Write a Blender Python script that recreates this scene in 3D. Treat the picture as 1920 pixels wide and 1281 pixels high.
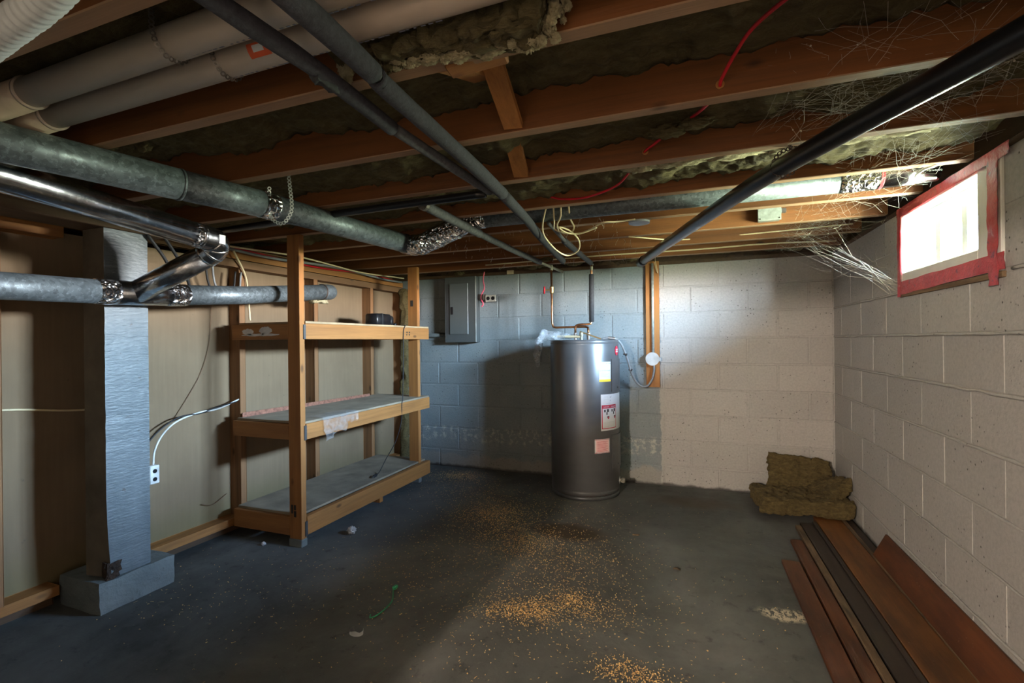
import bpy, bmesh, math, random
from mathutils import Vector, Matrix, noise
random.seed(7)
V = Vector
PI = math.pi
S = bpy.context.scene
COL = S.collection
for o in list(bpy.data.objects): bpy.data.objects.remove(o)

# ------------------------------------------------------------------ camera
cam_d = bpy.data.cameras.new('camera'); cam = bpy.data.objects.new('camera', cam_d); COL.objects.link(cam)
yaw, pitch, roll = 0.3590, -0.0003, -0.0106
fw = V((-math.sin(yaw)*math.cos(pitch), math.cos(yaw)*math.cos(pitch), math.sin(pitch)))
rt = V((math.cos(yaw), math.sin(yaw), 0)); up = rt.cross(fw)
r2 = rt*math.cos(roll)+up*math.sin(roll); u2 = -rt*math.sin(roll)+up*math.cos(roll)
m = Matrix((r2, u2, -fw)).transposed().to_4x4(); m.translation = V((-0.9417, -4.0456, 1.1697))
cam.matrix_world = m
cam_d.sensor_width = 36; cam_d.lens = 905.4/1920*36; cam_d.clip_start = .02
S.camera = cam

# ------------------------------------------------------------------ world, lights, exposure
S.view_settings.view_transform = 'Standard'; S.view_settings.look = 'None'
S.view_settings.gamma = 1; S.view_settings.use_curve_mapping = False
S.view_settings.exposure = 2.18
W = bpy.data.worlds.new('sky'); S.world = W; W.use_nodes = True
nt = W.node_tree; nt.nodes.clear()
wo = nt.nodes.new('ShaderNodeOutputWorld'); bg = nt.nodes.new('ShaderNodeBackground')
tc = nt.nodes.new('ShaderNodeTexCoord'); sx = nt.nodes.new('ShaderNodeSeparateXYZ'); rp = nt.nodes.new('ShaderNodeValToRGB')
mr = nt.nodes.new('ShaderNodeMapRange'); mr.inputs[1].default_value = -1; mr.inputs[2].default_value = 1
nt.links.new(tc.outputs['Generated'], sx.inputs[0]); nt.links.new(sx.outputs[2], mr.inputs[0]); nt.links.new(mr.outputs[0], rp.inputs[0])
e = rp.color_ramp.elements
e[0].position = 0.0; e[0].color = (.098, .100, .080, 1)          # lawn below the horizon
e[1].position = 1.0; e[1].color = (.12, .20, .34, 1)
a = e.new(.485); a.color = (.155, .175, .115, 1)
a = e.new(.515); a.color = (1.0, .95, .93, 1)
a = e.new(.56); a.color = (.60, .80, 1.0, 1)
a = e.new(.62); a.color = (.52, .74, 1.0, 1)
a = e.new(.70); a.color = (.22, .345, .55, 1)
nt.links.new(rp.outputs[0], bg.inputs[0]); bg.inputs[1].default_value = 240
nt.links.new(bg.outputs[0], wo.inputs[0])
pl = bpy.data.lights.new('window_portal', 'AREA'); pl.shape = 'RECTANGLE'; pl.size = .40; pl.size_y = .84
pl.cycles.is_portal = True
po = bpy.data.objects.new('window_portal', pl); COL.objects.link(po); po.location = (.20, -1.615, 1.575); po.rotation_euler = (0, PI/2, 0)

# ------------------------------------------------------------------ helpers
def link(n, val=None): pass
class NT:
    def __init__(s, name):
        s.m = bpy.data.materials.new(name); s.m.use_nodes = True; s.t = s.m.node_tree; s.t.nodes.clear()
        s.out = s.t.nodes.new('ShaderNodeOutputMaterial'); s.p = s.t.nodes.new('ShaderNodeBsdfPrincipled')
        s.t.links.new(s.p.outputs[0], s.out.inputs[0]); s.pos = s.t.nodes.new('ShaderNodeNewGeometry').outputs['Position']
    def n(s, typ, **k):
        x = s.t.nodes.new('ShaderNode'+typ)
        for a_, b_ in k.items(): setattr(x, a_, b_)
        return x
    def l(s, a_, b_): s.t.links.new(a_, b_)
    def scaled(s, sc):
        x = s.n('Mapping'); s.l(s.pos, x.inputs[0]); x.inputs['Scale'].default_value = sc if not isinstance(sc, (int, float)) else (sc,)*3
        return x.outputs[0]
    def noise(s, sc, detail=4, rough=.55, dist=0):
        x = s.n('TexNoise'); s.l(s.scaled(sc), x.inputs['Vector']); x.inputs['Scale'].default_value = 1
        x.inputs['Detail'].default_value = detail; x.inputs['Roughness'].default_value = rough; x.inputs['Distortion'].default_value = dist
        return x.outputs[0]
    def voro(s, sc, feature='F1', rnd=1):
        x = s.n('TexVoronoi', feature=feature); s.l(s.scaled(sc), x.inputs['Vector']); x.inputs['Scale'].default_value = 1
        return x
    def ramp(s, f, stops):
        x = s.n('ValToRGB'); s.l(f, x.inputs[0]); e_ = x.color_ramp.elements
        while len(e_) < len(stops): e_.new(.5)
        for q, (p_, c_) in zip(e_, stops):
            q.position = p_; q.color = (c_, c_, c_, 1) if isinstance(c_, (int, float)) else (*c_, 1)
        return x.outputs[0]
    def mix(s, f, a_, b_, mode='MIX'):
        x = s.n('MixRGB', blend_type=mode)
        for i_, q in enumerate((f, a_, b_)):
            if isinstance(q, (int, float)): x.inputs[i_].default_value = q if i_ == 0 else (q, q, q, 1)
            elif isinstance(q, tuple): x.inputs[i_].default_value = (*q, 1)
            else: s.l(q, x.inputs[i_])
        return x.outputs[0]
    def math(s, op, a_, b_=0.0):
        x = s.n('Math', operation=op)
        for i_, q in enumerate((a_, b_)):
            if isinstance(q, (int, float)): x.inputs[i_].default_value = q
            else: s.l(q, x.inputs[i_])
        return x.outputs[0]
    def sep(s):
        x = s.n('SeparateXYZ'); s.l(s.pos, x.inputs[0]); return x.outputs
    def color(s, c):
        if isinstance(c, tuple): s.p.inputs['Base Color'].default_value = (*c, 1)
        else: s.l(c, s.p.inputs['Base Color'])
    def bump(s, h, st=.3, d=.01):
        x = s.n('Bump'); x.inputs['Strength'].default_value = st; x.inputs['Distance'].default_value = d
        s.l(h, x.inputs['Height']); s.l(x.outputs[0], s.p.inputs['Normal'])
    def rough(s, r):
        if isinstance(r, (int, float)): s.p.inputs['Roughness'].default_value = r
        else: s.l(r, s.p.inputs['Roughness'])
    def metal(s, v): s.p.inputs['Metallic'].default_value = v

M = {}
def plain(name, c, rough=.6, metal=0, var=.25, sc=14, bump=.15, bsc=60, bd=.002):
    q = NT(name); dark = tuple(x*(1-var) for x in c); light = tuple(min(1, x*(1+var)) for x in c)
    q.color(q.ramp(q.noise(sc), [(.3, dark), (.7, light)])); q.rough(rough); q.metal(metal)
    if bump: q.bump(q.noise(bsc), bump, bd)
    M[name] = q.m; return q.m
def wood(name, c, axis, dark=.5, rough=.72, knots=True, stain=0):
    q = NT(name); s1 = [26, 26, 26]; s1['xyz'.index(axis)] = 1.1
    s2 = [190, 190, 190]; s2['xyz'.index(axis)] = 5
    rnd = q.n('ObjectInfo').outputs['Random']
    off = q.n('Combine'+'XYZ'); q.l(q.math('MULTIPLY', rnd, 7.0), off.inputs[0]); q.l(q.math('MULTIPLY', rnd, 3.1), off.inputs[1])
    add = q.n('VectorMath', operation='ADD'); q.l(q.pos, add.inputs[0]); q.l(off.outputs[0], add.inputs[1]); q.pos = add.outputs[0]
    g1 = q.noise(tuple(s1), 5, .6, .6); g2 = q.noise(tuple(s2), 3)
    b = q.ramp(g1, [(.25, tuple(x*dark for x in c)), (.5, c), (.78, tuple(min(1, x*1.28) for x in c))])
    b = q.mix(.35, b, q.ramp(g2, [(.3, .45), (.7, 1.0)]), 'MULTIPLY')
    b = q.mix(q.math('MULTIPLY', rnd, .5), b, tuple(x*.62 for x in c))
    if knots:
        s3 = [9, 9, 9]; s3['xyz'.index(axis)] = 4
        vd = q.voro(tuple(s3)).outputs['Distance']
        b = q.mix(q.ramp(vd, [(.05, .85), (.13, 0)]), b, tuple(x*.22 for x in c))
    if stain:
        s4 = [9, 9, 9]; s4['xyz'.index(axis)] = 2.2
        b = q.mix(q.ramp(q.noise(tuple(s4), 5, .65), [(.42, 0), (.66, stain)]), b, tuple(x*.18 for x in c))
        b = q.mix(q.ramp(q.noise(75, 3, .6), [(.70, 0), (.74, .5)]), b, (.35, .28, .2))
    q.color(b); q.rough(rough); q.bump(g2, .25, .002); M[name] = q.m; return q.m

def obj(name, bm, mat, parent=None, smooth=False, kind=None, label=None, wrld=None):
    bmesh.ops.recalc_face_normals(bm, faces=bm.faces)
    me = bpy.data.meshes.new(name)
    lo = V((1e9,)*3); hi = V((-1e9,)*3)
    for v in bm.verts:
        for i in range(3): lo[i] = min(lo[i], v.co[i]); hi[i] = max(hi[i], v.co[i])
    c = V(((lo.x+hi.x)/2, (lo.y+hi.y)/2, lo.z))
    bmesh.ops.translate(bm, verts=bm.verts, vec=-c)
    bm.to_mesh(me); bm.free()
    for x in (mat if isinstance(mat, (list, tuple)) else [mat]): me.materials.append(M[x] if isinstance(x, str) else x)
    if smooth:
        for p in me.polygons: p.use_smooth = True
    o = bpy.data.objects.new(name, me); COL.objects.link(o)
    if parent is not None: o.parent = parent; c = c - V(parent['_w'])
    o.location = c; o['_w'] = tuple(c + (V(parent['_w']) if parent is not None else V((0, 0, 0))))
    if kind: o['kind'] = kind
    if label: o['label'] = label
    return o
def tag(o, label, cat, group=None, kind=None):
    o['label'] = label; o['category'] = cat
    if group: o['group'] = group
    if kind: o['kind'] = kind
    return o
def thing(name, label, cat, loc=(0, 0, 0), group=None, kind=None):
    o = bpy.data.objects.new(name, None); COL.objects.link(o); o.location = loc; o.empty_display_size = .05
    o['_w'] = tuple(loc); return tag(o, label, cat, group, kind)
def B(): return bmesh.new()
def box(bm, x0, x1, y0, y1, z0, z1, bev=0, rot=None):
    x0, x1 = min(x0, x1), max(x0, x1); y0, y1 = min(y0, y1), max(y0, y1); z0, z1 = min(z0, z1), max(z0, z1)
    g = bmesh.ops.create_cube(bm, size=1)
    for v in g['verts']:
        v.co = V(((x0+x1)/2+v.co.x*(x1-x0), (y0+y1)/2+v.co.y*(y1-y0), (z0+z1)/2+v.co.z*(z1-z0)))
    if bev:
        es = list({e_ for v in g['verts'] for e_ in v.link_edges})
        bmesh.ops.bevel(bm, geom=es, offset=bev, segments=1, affect='EDGES')
    return bm
def bx(*a, **k): return box(B(), *a, **k)
def orient_box(bm, p0, p1, w, t, side=None, bev=0):
    """bar from p0 to p1, w along 'side', t along the third axis"""
    p0, p1 = V(p0), V(p1); d = p1-p0; L = d.length; d.normalize()
    side = V(side) if side else V((0, 0, 1)); side = (side - d*side.dot(d)).normalized(); n = d.cross(side)
    g = bmesh.ops.create_cube(bm, size=1)
    for v in g['verts']:
        c = v.co.copy(); v.co = (p0+p1)/2 + d*c.x*L + side*c.y*w + n*c.z*t
    if bev:
        es = list({e_ for v in g['verts'] for e_ in v.link_edges})
        bmesh.ops.bevel(bm, geom=es, offset=bev, segments=1, affect='EDGES')
    return bm
def catmull(pts, n=8):
    P = [V(p) for p in pts]
    if len(P) < 3: return P
    Q = [P[0]*2-P[1]]+P+[P[-1]*2-P[-2]]; out = []
    for i in range(1, len(Q)-2):
        for k in range(n):
            t = k/n; a, b, c, d = Q[i-1], Q[i], Q[i+1], Q[i+2]
            out.append(.5*((2*b)+(-a+c)*t+(2*a-5*b+4*c-d)*t*t+(-a+3*b-3*c+d)*t**3))
    out.append(P[-1]); return out
def tube(bm, pts, r, seg=10, smoothn=0, cap=True, rf=None):
    P = catmull(pts, smoothn) if smoothn else [V(p) for p in pts]
    P = [p for i, p in enumerate(P) if i == 0 or (p-P[i-1]).length > 1e-6]
    n = len(P); T = []
    for i in range(n):
        t = (P[min(i+1, n-1)]-P[max(i-1, 0)]).normalized(); T.append(t)
    a = V((0, 0, 1)) if abs(T[0].z) < .9 else V((1, 0, 0)); u = (a-T[0]*a.dot(T[0])).normalized(); rings = []
    for i in range(n):
        u = (u-T[i]*u.dot(T[i])).normalized(); w = T[i].cross(u)
        rr = rf(i, n, P[i]) if rf else (r[i] if isinstance(r, (list, tuple)) else r)
        rings.append([bm.verts.new(P[i]+(u*math.cos(2*PI*k/seg)+w*math.sin(2*PI*k/seg))*rr) for k in range(seg)])
    for i in range(n-1):
        for k in range(seg): bm.faces.new((rings[i][k], rings[i][(k+1) % seg], rings[i+1][(k+1) % seg], rings[i+1][k]))
    if cap: bm.faces.new(rings[0]); bm.faces.new(rings[-1])
    return bm
def tb(*a, **k): return tube(B(), *a, **k)
def lerp(a, b, t): return V(a)*(1-t)+V(b)*t
def line(a, b, n): return [lerp(a, b, i/(n-1)) for i in range(n)]
def lathe(bm, prof, cx, cy, seg=48):
    rings = [[bm.verts.new((cx+r*math.cos(2*PI*k/seg), cy+r*math.sin(2*PI*k/seg), z)) for k in range(seg)] for r, z in prof]
    for i in range(len(rings)-1):
        for k in range(seg): bm.faces.new((rings[i][k], rings[i][(k+1) % seg], rings[i+1][(k+1) % seg], rings[i+1][k]))
    bm.faces.new(rings[0]); bm.faces.new(rings[-1]); return bm
def fluffy(mat4, sx_, sy_, sz_, n=(14, 14, 5), amp=.02, fr=9, seed=0):
    """rough box of matted wool"""
    bm = B(); nx, ny, nz = n; vs = {}
    def vert(i, j, k):
        if (i, j, k) in vs: return vs[(i, j, k)]
        p = V(((i/nx-.5)*sx_, (j/ny-.5)*sy_, (k/nz-.5)*sz_))
        q = p.copy()
        # round the rim
        for ax, s_ in enumerate((sx_, sy_, sz_)):
            pass
        d = noise.noise_vector(p*fr+V((seed, seed*1.7, 0)))*amp + noise.noise_vector(p*fr*3.7+V((seed, 0, seed)))*amp*.5
        q = mat4 @ (p+d); vs[(i, j, k)] = bm.verts.new(q); return vs[(i, j, k)]
    def quad(f, a, b):
        for i in range(a):
            for j in range(b): bm.faces.new((vert(*f(i, j)), vert(*f(i+1, j)), vert(*f(i+1, j+1)), vert(*f(i, j+1))))
    quad(lambda i, j: (i, j, 0), nx, ny); quad(lambda i, j: (i, j, nz), nx, ny)
    quad(lambda i, j: (i, 0, j), nx, nz); quad(lambda i, j: (i, ny, j), nx, nz)
    quad(lambda i, j: (0, i, j), ny, nz); quad(lambda i, j: (nx, i, j), ny, nz)
    return bm

# ------------------------------------------------------------------ materials
def mk_block(name, back):
    q = NT(name); x, y, z = q.sep()
    white = (.45, .435, .415); blue = (.215, .255, .275)
    rnd = q.n('ObjectInfo').outputs['Random']
    if back:
        edge = q.math('ADD', x, q.math('MULTIPLY', q.math('SUBTRACT', q.noise((2, 2, 14), 3), .5), .06))
        f = q.ramp(q.math('ADD', q.math('MULTIPLY', edge, 1.0), 1.7), [(.505, 0), (.512, 1)])
        base = q.mix(f, blue, white)
        # the unpainted lowest courses on the left
        low = q.ramp(q.math('ADD', z, q.math('MULTIPLY', q.math('SUBTRACT', q.noise(5, 4), .5), .22)), [(.10, 1), (.13, 0)])
        inv = q.math('MULTIPLY', low, q.math('SUBTRACT', 1.0, f))
        base = q.mix(q.math('MULTIPLY', inv, .8), base, (.33, .31, .28))
        chalk = q.math('MULTIPLY', q.ramp(q.noise(22, 5, .7), [(.5, 0), (.62, 1)]), q.ramp(z, [(.22, 0), (.26, 1), (.37, 1), (.39, 0)]))
        base = q.mix(q.math('MULTIPLY', chalk, q.math('SUBTRACT', .7, q.math('MULTIPLY', f, .7))), base, (.6, .58, .52))
    else: base = q.mix(0.0, white, white)
    base = q.mix(q.ramp(q.noise(3.2, 5, .6), [(.35, 0), (.75, .30)]), base, (.40, .385, .36))
    base = q.mix(.22, base, q.ramp(rnd, [(0, .62), (1, 1.0)]), 'MULTIPLY')
    base = q.mix(.30, base, q.ramp(q.noise(70, 3), [(.3, .5), (.6, 1)]), 'MULTIPLY')
    pit = q.voro(34); pm = q.math('MULTIPLY', q.ramp(pit.outputs['Distance'], [(.07, 1), (.16, 0)]), q.ramp(q.noise(2.6, 3), [(.44, 0), (.56, 1)]))
    base = q.mix(q.math('MULTIPLY', pm, .9), base, (.05, .05, .045))
    # dirt along the floor line
    foot = q.ramp(q.math('ADD', z, q.math('MULTIPLY', q.noise(11, 4), .05)), [(.035, 1), (.055, 0)])
    base = q.mix(q.math('MULTIPLY', foot, .9), base, (.05, .048, .045))
    q.color(base); q.rough(.75)
    h = q.math('ADD', q.noise(90, 4), q.math('MULTIPLY', pm, -3.0)); q.bump(h, .45, .0035); M[name] = q.m
mk_block('block_back', True); mk_block('block_right', False)

q = NT('floor_paint'); x, y, z = q.sep()
b = q.ramp(q.noise(1.3, 7, .65, .4), [(.3, (.050, .052, .049)), (.55, (.122, .123, .117)), (.78, (.215, .213, .200))])
b = q.mix(q.ramp(q.noise((9, 3, 1), 6, .7), [(.5, 0), (.75, .5)]), b, (.13, .13, .12))
b = q.mix(q.ramp(q.noise(24, 6, .75), [(.60, 0), (.72, .6)]), b, (.20, .19, .17))
b = q.mix(q.ramp(q.noise(13, 6, .7), [(.28, .7), (.42, 0)]), b, (.028, .030, .030))
def spot(cx, cy, rx, ry, soft=.3, nz=.5):
    vx = q.math('DIVIDE', q.math('SUBTRACT', x, cx), rx); vy = q.math('DIVIDE', q.math('SUBTRACT', y, cy), ry)
    d = q.math('SQRT', q.math('ADD', q.math('MULTIPLY', vx, vx), q.math('MULTIPLY', vy, vy)))
    d = q.math('ADD', d, q.math('MULTIPLY', q.math('SUBTRACT', q.noise(7, 5, .6), .5), nz))
    return q.ramp(q.math('MULTIPLY', d, .5), [(.5-soft*.5, 1), (.5, 0)])
b = q.mix(q.math('MULTIPLY', spot(-1.67, -1.16, .28, .16, .5), .85), b, (.050, .030, .014))
b = q.mix(q.math('MULTIPLY', spot(-.95, -.36, .40, .16, .6, .9), .6), b, (.085, .062, .042))
b = q.mix(q.math('MULTIPLY', spot(-.60, -1.74, .11, .07, .4, 1.2), q.ramp(q.noise((60, 28, 1), 4, .7), [(.46, 0), (.52, 1)])), b, (.55, .46, .34))
b = q.mix(q.math('MULTIPLY', spot(-2.75, -1.15, .55, .75, .7, .5), .45), b, (.10, .115, .125))
ed = q.ramp(q.math('ADD', y, q.math('MULTIPLY', q.math('SUBTRACT', q.noise(9, 4), .5), .07)), [(.0, 0), (1, 0)])
q.color(b); q.rough(q.ramp(q.noise(3, 4), [(.3, .65), (.7, .9)])); q.p.inputs['Specular IOR Level'].default_value = .25; q.bump(q.noise(38, 6, .7), .35, .004); M['floor_paint'] = q.m

q = NT('drywall_paper'); x, y, z = q.sep()
b = q.ramp(q.noise(1.7, 5), [(.3, (.185, .126, .074)), (.7, (.250, .176, .106))])
b = q.mix(.3, b, q.ramp(q.noise((60, 60, 3), 3), [(.3, .7), (.7, 1)]), 'MULTIPLY')
b = q.mix(q.ramp(q.noise(30, 3, .6), [(.70, 0), (.76, .7)]), b, (.12, .09, .06))
b = q.mix(q.ramp(q.math('ADD', z, q.math('MULTIPLY', q.noise(2.5, 4), .25)), [(.12, .55), (.40, 0)]), b, (.19, .17, .065))
q.color(b); q.rough(.9); q.bump(q.noise(120, 3), .15, .001); M['drywall_paper'] = q.m

wood('joist_x', (.205, .070, .014), 'x', .42)
wood('joist_lit_underside', (.37, .215, .120), 'x', .6)  # paler joist undersides: light bounced off the floor put into the colour
wood('lumber_z', (.40, .165, .042), 'z', .62); wood('lumber_y', (.40, .170, .045), 'y', .62); wood('lumber_x', (.38, .160, .044), 'x', .6)
wood('old_z', (.27, .130, .052), 'z', .5); wood('old_y', (.22, .115, .050), 'y', .5); wood('darkbeam', (.10, .055, .028), 'y', .5)
wood('plank_red', (.150, .046, .012), 'y', .5, .5, False, .85); wood('plank_wide', (.185, .070, .016), 'y', .5, .5, False, .75)
wood('plank_dark', (.040, .026, .018), 'y', .45, .65, False); wood('plank_pale', (.24, .15, .08), 'y', .22, .8, False, 1)
plain('subfloor', (.13, .075, .035), .9, var=.4, sc=5)
q = NT('wool'); b = q.ramp(q.noise((9, 30, 30), 6, .7), [(.25, (.055, .042, .016)), (.5, (.135, .105, .042)), (.8, (.25, .21, .10))])
b = q.mix(q.ramp(q.noise(4, 4), [(.4, 0), (.7, .5)]), b, (.11, .082, .034)); q.color(b); q.rough(1)
q.bump(q.noise((40, 130, 130), 6, .75), 1.0, .012); M['wool'] = q.m
q = NT('wool_pale'); b = q.ramp(q.noise(40, 6, .7), [(.25, (.25, .20, .10)), (.6, (.62, .54, .34))]); q.color(b); q.rough(1)
q.bump(q.noise(110, 6, .75), 1.0, .01); M['wool_pale'] = q.m
q = NT('wool_floor'); b = q.ramp(q.noise((30, 30, 70), 7, .75), [(.25, (.050, .034, .012)), (.5, (.14, .100, .036)), (.8, (.25, .19, .080))])
q.color(b); q.rough(1); q.bump(q.noise((60, 60, 120), 6, .8), 1.0, .014); M['wool_floor'] = q.m

def galv(name, c, rough, spangle=.5, metal=.85):
    q = NT(name); v = q.voro(70); f = q.ramp(v.outputs['Color'], [(0, tuple(x*(1-spangle) for x in c)), (1, tuple(min(1, x*(1+spangle*.7)) for x in c))])
    n_ = q.ramp(q.noise((75, 75, 75), 5, .75), [(.55, 0), (.63, .9)])
    f = q.mix(n_, f, tuple(min(1, x*1.7) for x in c)); f = q.mix(q.ramp(q.noise(3, 3), [(.35, .35), (.65, 0)]), f, tuple(x*.5 for x in c))
    q.color(f); q.metal(metal); q.rough(q.ramp(q.noise(40, 3), [(.3, rough*.8), (.7, rough*1.2)])); q.bump(q.noise(14, 2), .05, .004); M[name] = q.m
galv('galvanized', (.150, .178, .195), .50, .5, .45); galv('galvanized_new', (.55, .57, .60), .20, .15, 1.0)
q = NT('foil_tape'); q.color((.72, .72, .74)); q.metal(1); q.rough(.22); q.bump(q.voro(48, 'F2').outputs['Distance'], 1.0, .02); M['foil_tape'] = q.m
plain('pipe_foam', (.040, .039, .050), .9, var=.3, sc=90, bump=.6, bsc=260, bd=.003)
plain('pipe_foam_old', (.086, .086, .094), .9, var=.3, sc=60, bump=.6, bsc=200, bd=.003)
plain('pipe_foam_dark', (.030, .032, .036), .8, var=.3, sc=60, bump=.4, bsc=200)
plain('abs_black', (.010, .011, .014), .30, var=.2, bump=.03)
plain('black_plastic', (.012, .012, .014), .30, var=.2, bump=.05)
plain('black_rubber', (.018, .018, .02), .6, var=.2)
plain('pvc', (.52, .43, .35), .38, var=.08, sc=5, bump=.03)
plain('pvc_end', (.50, .40, .30), .4, var=.1); plain('flex_white', (.62, .66, .66), .5, var=.06, bump=.05)
plain('strap_steel', (.20, .18, .16), .5, .8, var=.4, sc=60); plain('strap_pale', (.62, .70, .66), .45, .6)
plain('strap_rust', (.05, .035, .028), .6, .4, var=.4)
plain('sticker_orange', (.62, .10, .03), .5, var=.1); plain('ink_blue', (.20, .21, .28), .7); plain('ink', (.03, .025, .02), .8)
plain('copper', (.50, .235, .115), .33, 1, var=.35, sc=25); plain('brass', (.42, .33, .17), .4, 1); plain('copper_old', (.26, .24, .19), .55, .6, var=.3, sc=30)
plain('steel', (.55, .56, .58), .32, 1, var=.1); plain('red_handle', (.60, .02, .035), .45)
plain('red_cable', (.50, .010, .020), .35, var=.15, bump=0); plain('pink_cable', (.72, .10, .17), .4, bump=0); plain('cream_cable', (.72, .60, .38), .5, var=.12, bump=0)
plain('white_cable', (.74, .74, .72), .45, bump=0); plain('grey_cable', (.22, .23, .24), .4, bump=0); plain('green_cable', (.03, .30, .13), .45, bump=0)
plain('brown_cable', (.20, .11, .06), .6, bump=0)
q = NT('heater_paint'); b = q.ramp(q.noise((3, 3, 8), 3), [(.3, (.082, .083, .087)), (.7, (.108, .108, .111))])
x, y, z = q.sep(); b = q.mix(q.ramp(q.math('ADD', z, q.math('MULTIPLY', q.noise(14, 4), .05)), [(.03, .8), (.07, 0)]), b, (.12, .055, .025))
q.color(b); q.rough(.34); q.metal(.25); q.bump(q.noise(3, 2), .05, .01); M['heater_paint'] = q.m
plain('heater_dark', (.07, .072, .076), .4, .3, var=.1); plain('label_white', (.60, .61, .62), .5, var=.03, bump=0); plain('label_yellow', (.85, .55, .03), .5, var=.05, bump=0)
plain('label_red', (.45, .02, .05), .5, bump=0); plain('label_pink', (.80, .50, .50), .5, var=.05, bump=0); plain('label_black', (.03, .03, .035), .6, bump=0); plain('label_grey', (.42, .44, .46), .6, bump=0)
plain('badge_red', (.62, .02, .05), .3, bump=0)
plain('panel_grey', (.085, .095, .097), .45, .2, var=.12, sc=3); plain('panel_door', (.115, .130, .130), .42, .2, var=.1, sc=3); plain('panel_edge', (.36, .37, .36), .5, .1)
plain('outlet_face', (.42, .41, .36), .4); plain('jbox_steel', (.50, .55, .53), .45, .6, var=.25, sc=40); plain('jbox_round', (.36, .41, .45), .45, .2)
q = NT('column_paint'); b = q.ramp(q.noise((4, 12, 3), 5, .6), [(.3, (.095, .116, .128)), (.7, (.140, .162, .176))])
b = q.mix(q.ramp(q.noise(28, 4, .6), [(.67, 0), (.74, .8)]), b, (.07, .06, .05)); x, y, z = q.sep()
b = q.mix(q.ramp(q.noise((8, 8, 8), 5, .7), [(.60, 0), (.75, .35)]), b, (.25, .27, .28))
q.color(b); q.rough(.38); q.bump(q.noise((10, 30, 130), 4), .6, .004); M['column_paint'] = q.m
plain('column_side', (.13, .105, .075), .8, var=.3, sc=8); plain('rotten', (.035, .02, .012), .95, var=.5, sc=40, bump=1, bsc=80, bd=.01)
q = NT('base_paint'); b = q.ramp(q.noise(6, 5), [(.3, (.125, .145, .145)), (.7, (.19, .21, .205))]); b = q.mix(q.ramp(q.noise(16, 6, .75), [(.58, 0), (.68, .9)]), b, (.075, .075, .065))
q.color(b); q.rough(.7); q.bump(q.noise(24, 6, .7), .8, .01); M['base_paint'] = q.m
plain('cement_board', (.28, .225, .160), .92, var=.3, sc=6, bump=.4, bsc=90); plain('plywood', (.40, .29, .17), .8, var=.25, sc=8)
plain('steel_strip', (.30, .13, .085), .7, .3, var=.5, sc=50); plain('bracket', (.10, .10, .10), .5, .6)
plain('white_paint', (.62, .60, .60), .6); plain('frame_white', (.74, .74, .70), .5, var=.05)
q = NT('tape_red'); b = q.ramp(q.noise(9, 4), [(.3, (.42, .035, .045)), (.7, (.60, .085, .10))]); b = q.mix(q.ramp(q.noise(26, 3), [(.64, 0), (.70, .8)]), b, (.14, .06, .10))
q.color(b); q.rough(.35); q.bump(q.noise(30, 4), .7, .01); M['tape_red'] = q.m
q = NT('pane'); q.t.nodes.remove(q.p); tr = q.n('BsdfTransparent'); tr.inputs[0].default_value = (.96, .98, .98, 1); gl = q.n('BsdfGlossy'); gl.inputs['Roughness'].default_value = .03
mx = q.n('MixShader'); mx.inputs[0].default_value = .06; q.l(tr.outputs[0], mx.inputs[1]); q.l(gl.outputs[0], mx.inputs[2]); q.l(mx.outputs[0], q.out.inputs[0]); M['pane'] = q.m
def film(name, c, k, rough=.15):
    q = NT(name); q.color(c); q.rough(rough); q.bump(q.noise(55, 4), .8, .01)
    tr = q.n('BsdfTransparent'); mx = q.n('MixShader')
    q.l(q.ramp(q.noise(40, 4), [(.35, k*.5), (.65, min(1, k*1.6))]), mx.inputs[0]); q.l(tr.outputs[0], mx.inputs[1]); q.l(q.p.outputs[0], mx.inputs[2]); q.l(mx.outputs[0], q.out.inputs[0]); M[name] = q.m
film('clear_film', (.62, .62, .62), .22, .12); film('bag_film', (.62, .64, .68), .26, .12)
plain('web', (.42, .38, .32), .8, bump=0); plain('chip', (.80, .46, .19), .8, var=.45, sc=40, bump=0)
plain('rear_wall', (.36, .33, .29), .9); plain('foil_ball', (.85, .85, .88), .3, .6, bump=1, bsc=60, bd=.02)
plain('mortar', (.52, .50, .46), .85, var=.2, sc=12, bump=.5, bsc=60, bd=.004)

# ------------------------------------------------------------------ setting
JB = 1.80                                # underside of the joists
o = obj('floor', bx(-5.2, .2, -6.6, .2, -.1, 0), 'floor_paint', kind='structure'); o['label'] = 'dark painted concrete floor with worn patches and stains'
CB, CW, Z0, JT = .2032, .4064, -.0393, .0115
wb = obj('wall_back', bx(-5.2, .2, .004, .2, 0, 1.77), 'block_back', kind='structure'); wb['label'] = 'painted concrete block wall behind the water heater'
def front_block(x0, x1, z0, z1, d=.0038, bev=.0035):
    bm = B(); q_ = [(x0, z0), (x1, z0), (x1, z1), (x0, z1)]; c_ = [(x0+bev, z0+bev), (x1-bev, z0+bev), (x1-bev, z1-bev), (x0+bev, z1-bev)]
    a_ = [bm.verts.new((u, 0, w)) for u, w in q_]; b_ = [bm.verts.new((u, -d, w)) for u, w in c_]
    bm.faces.new(b_)
    for i in range(4): bm.faces.new((a_[i], a_[(i+1) % 4], b_[(i+1) % 4], b_[i]))
    return bm
mcache = {}
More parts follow.
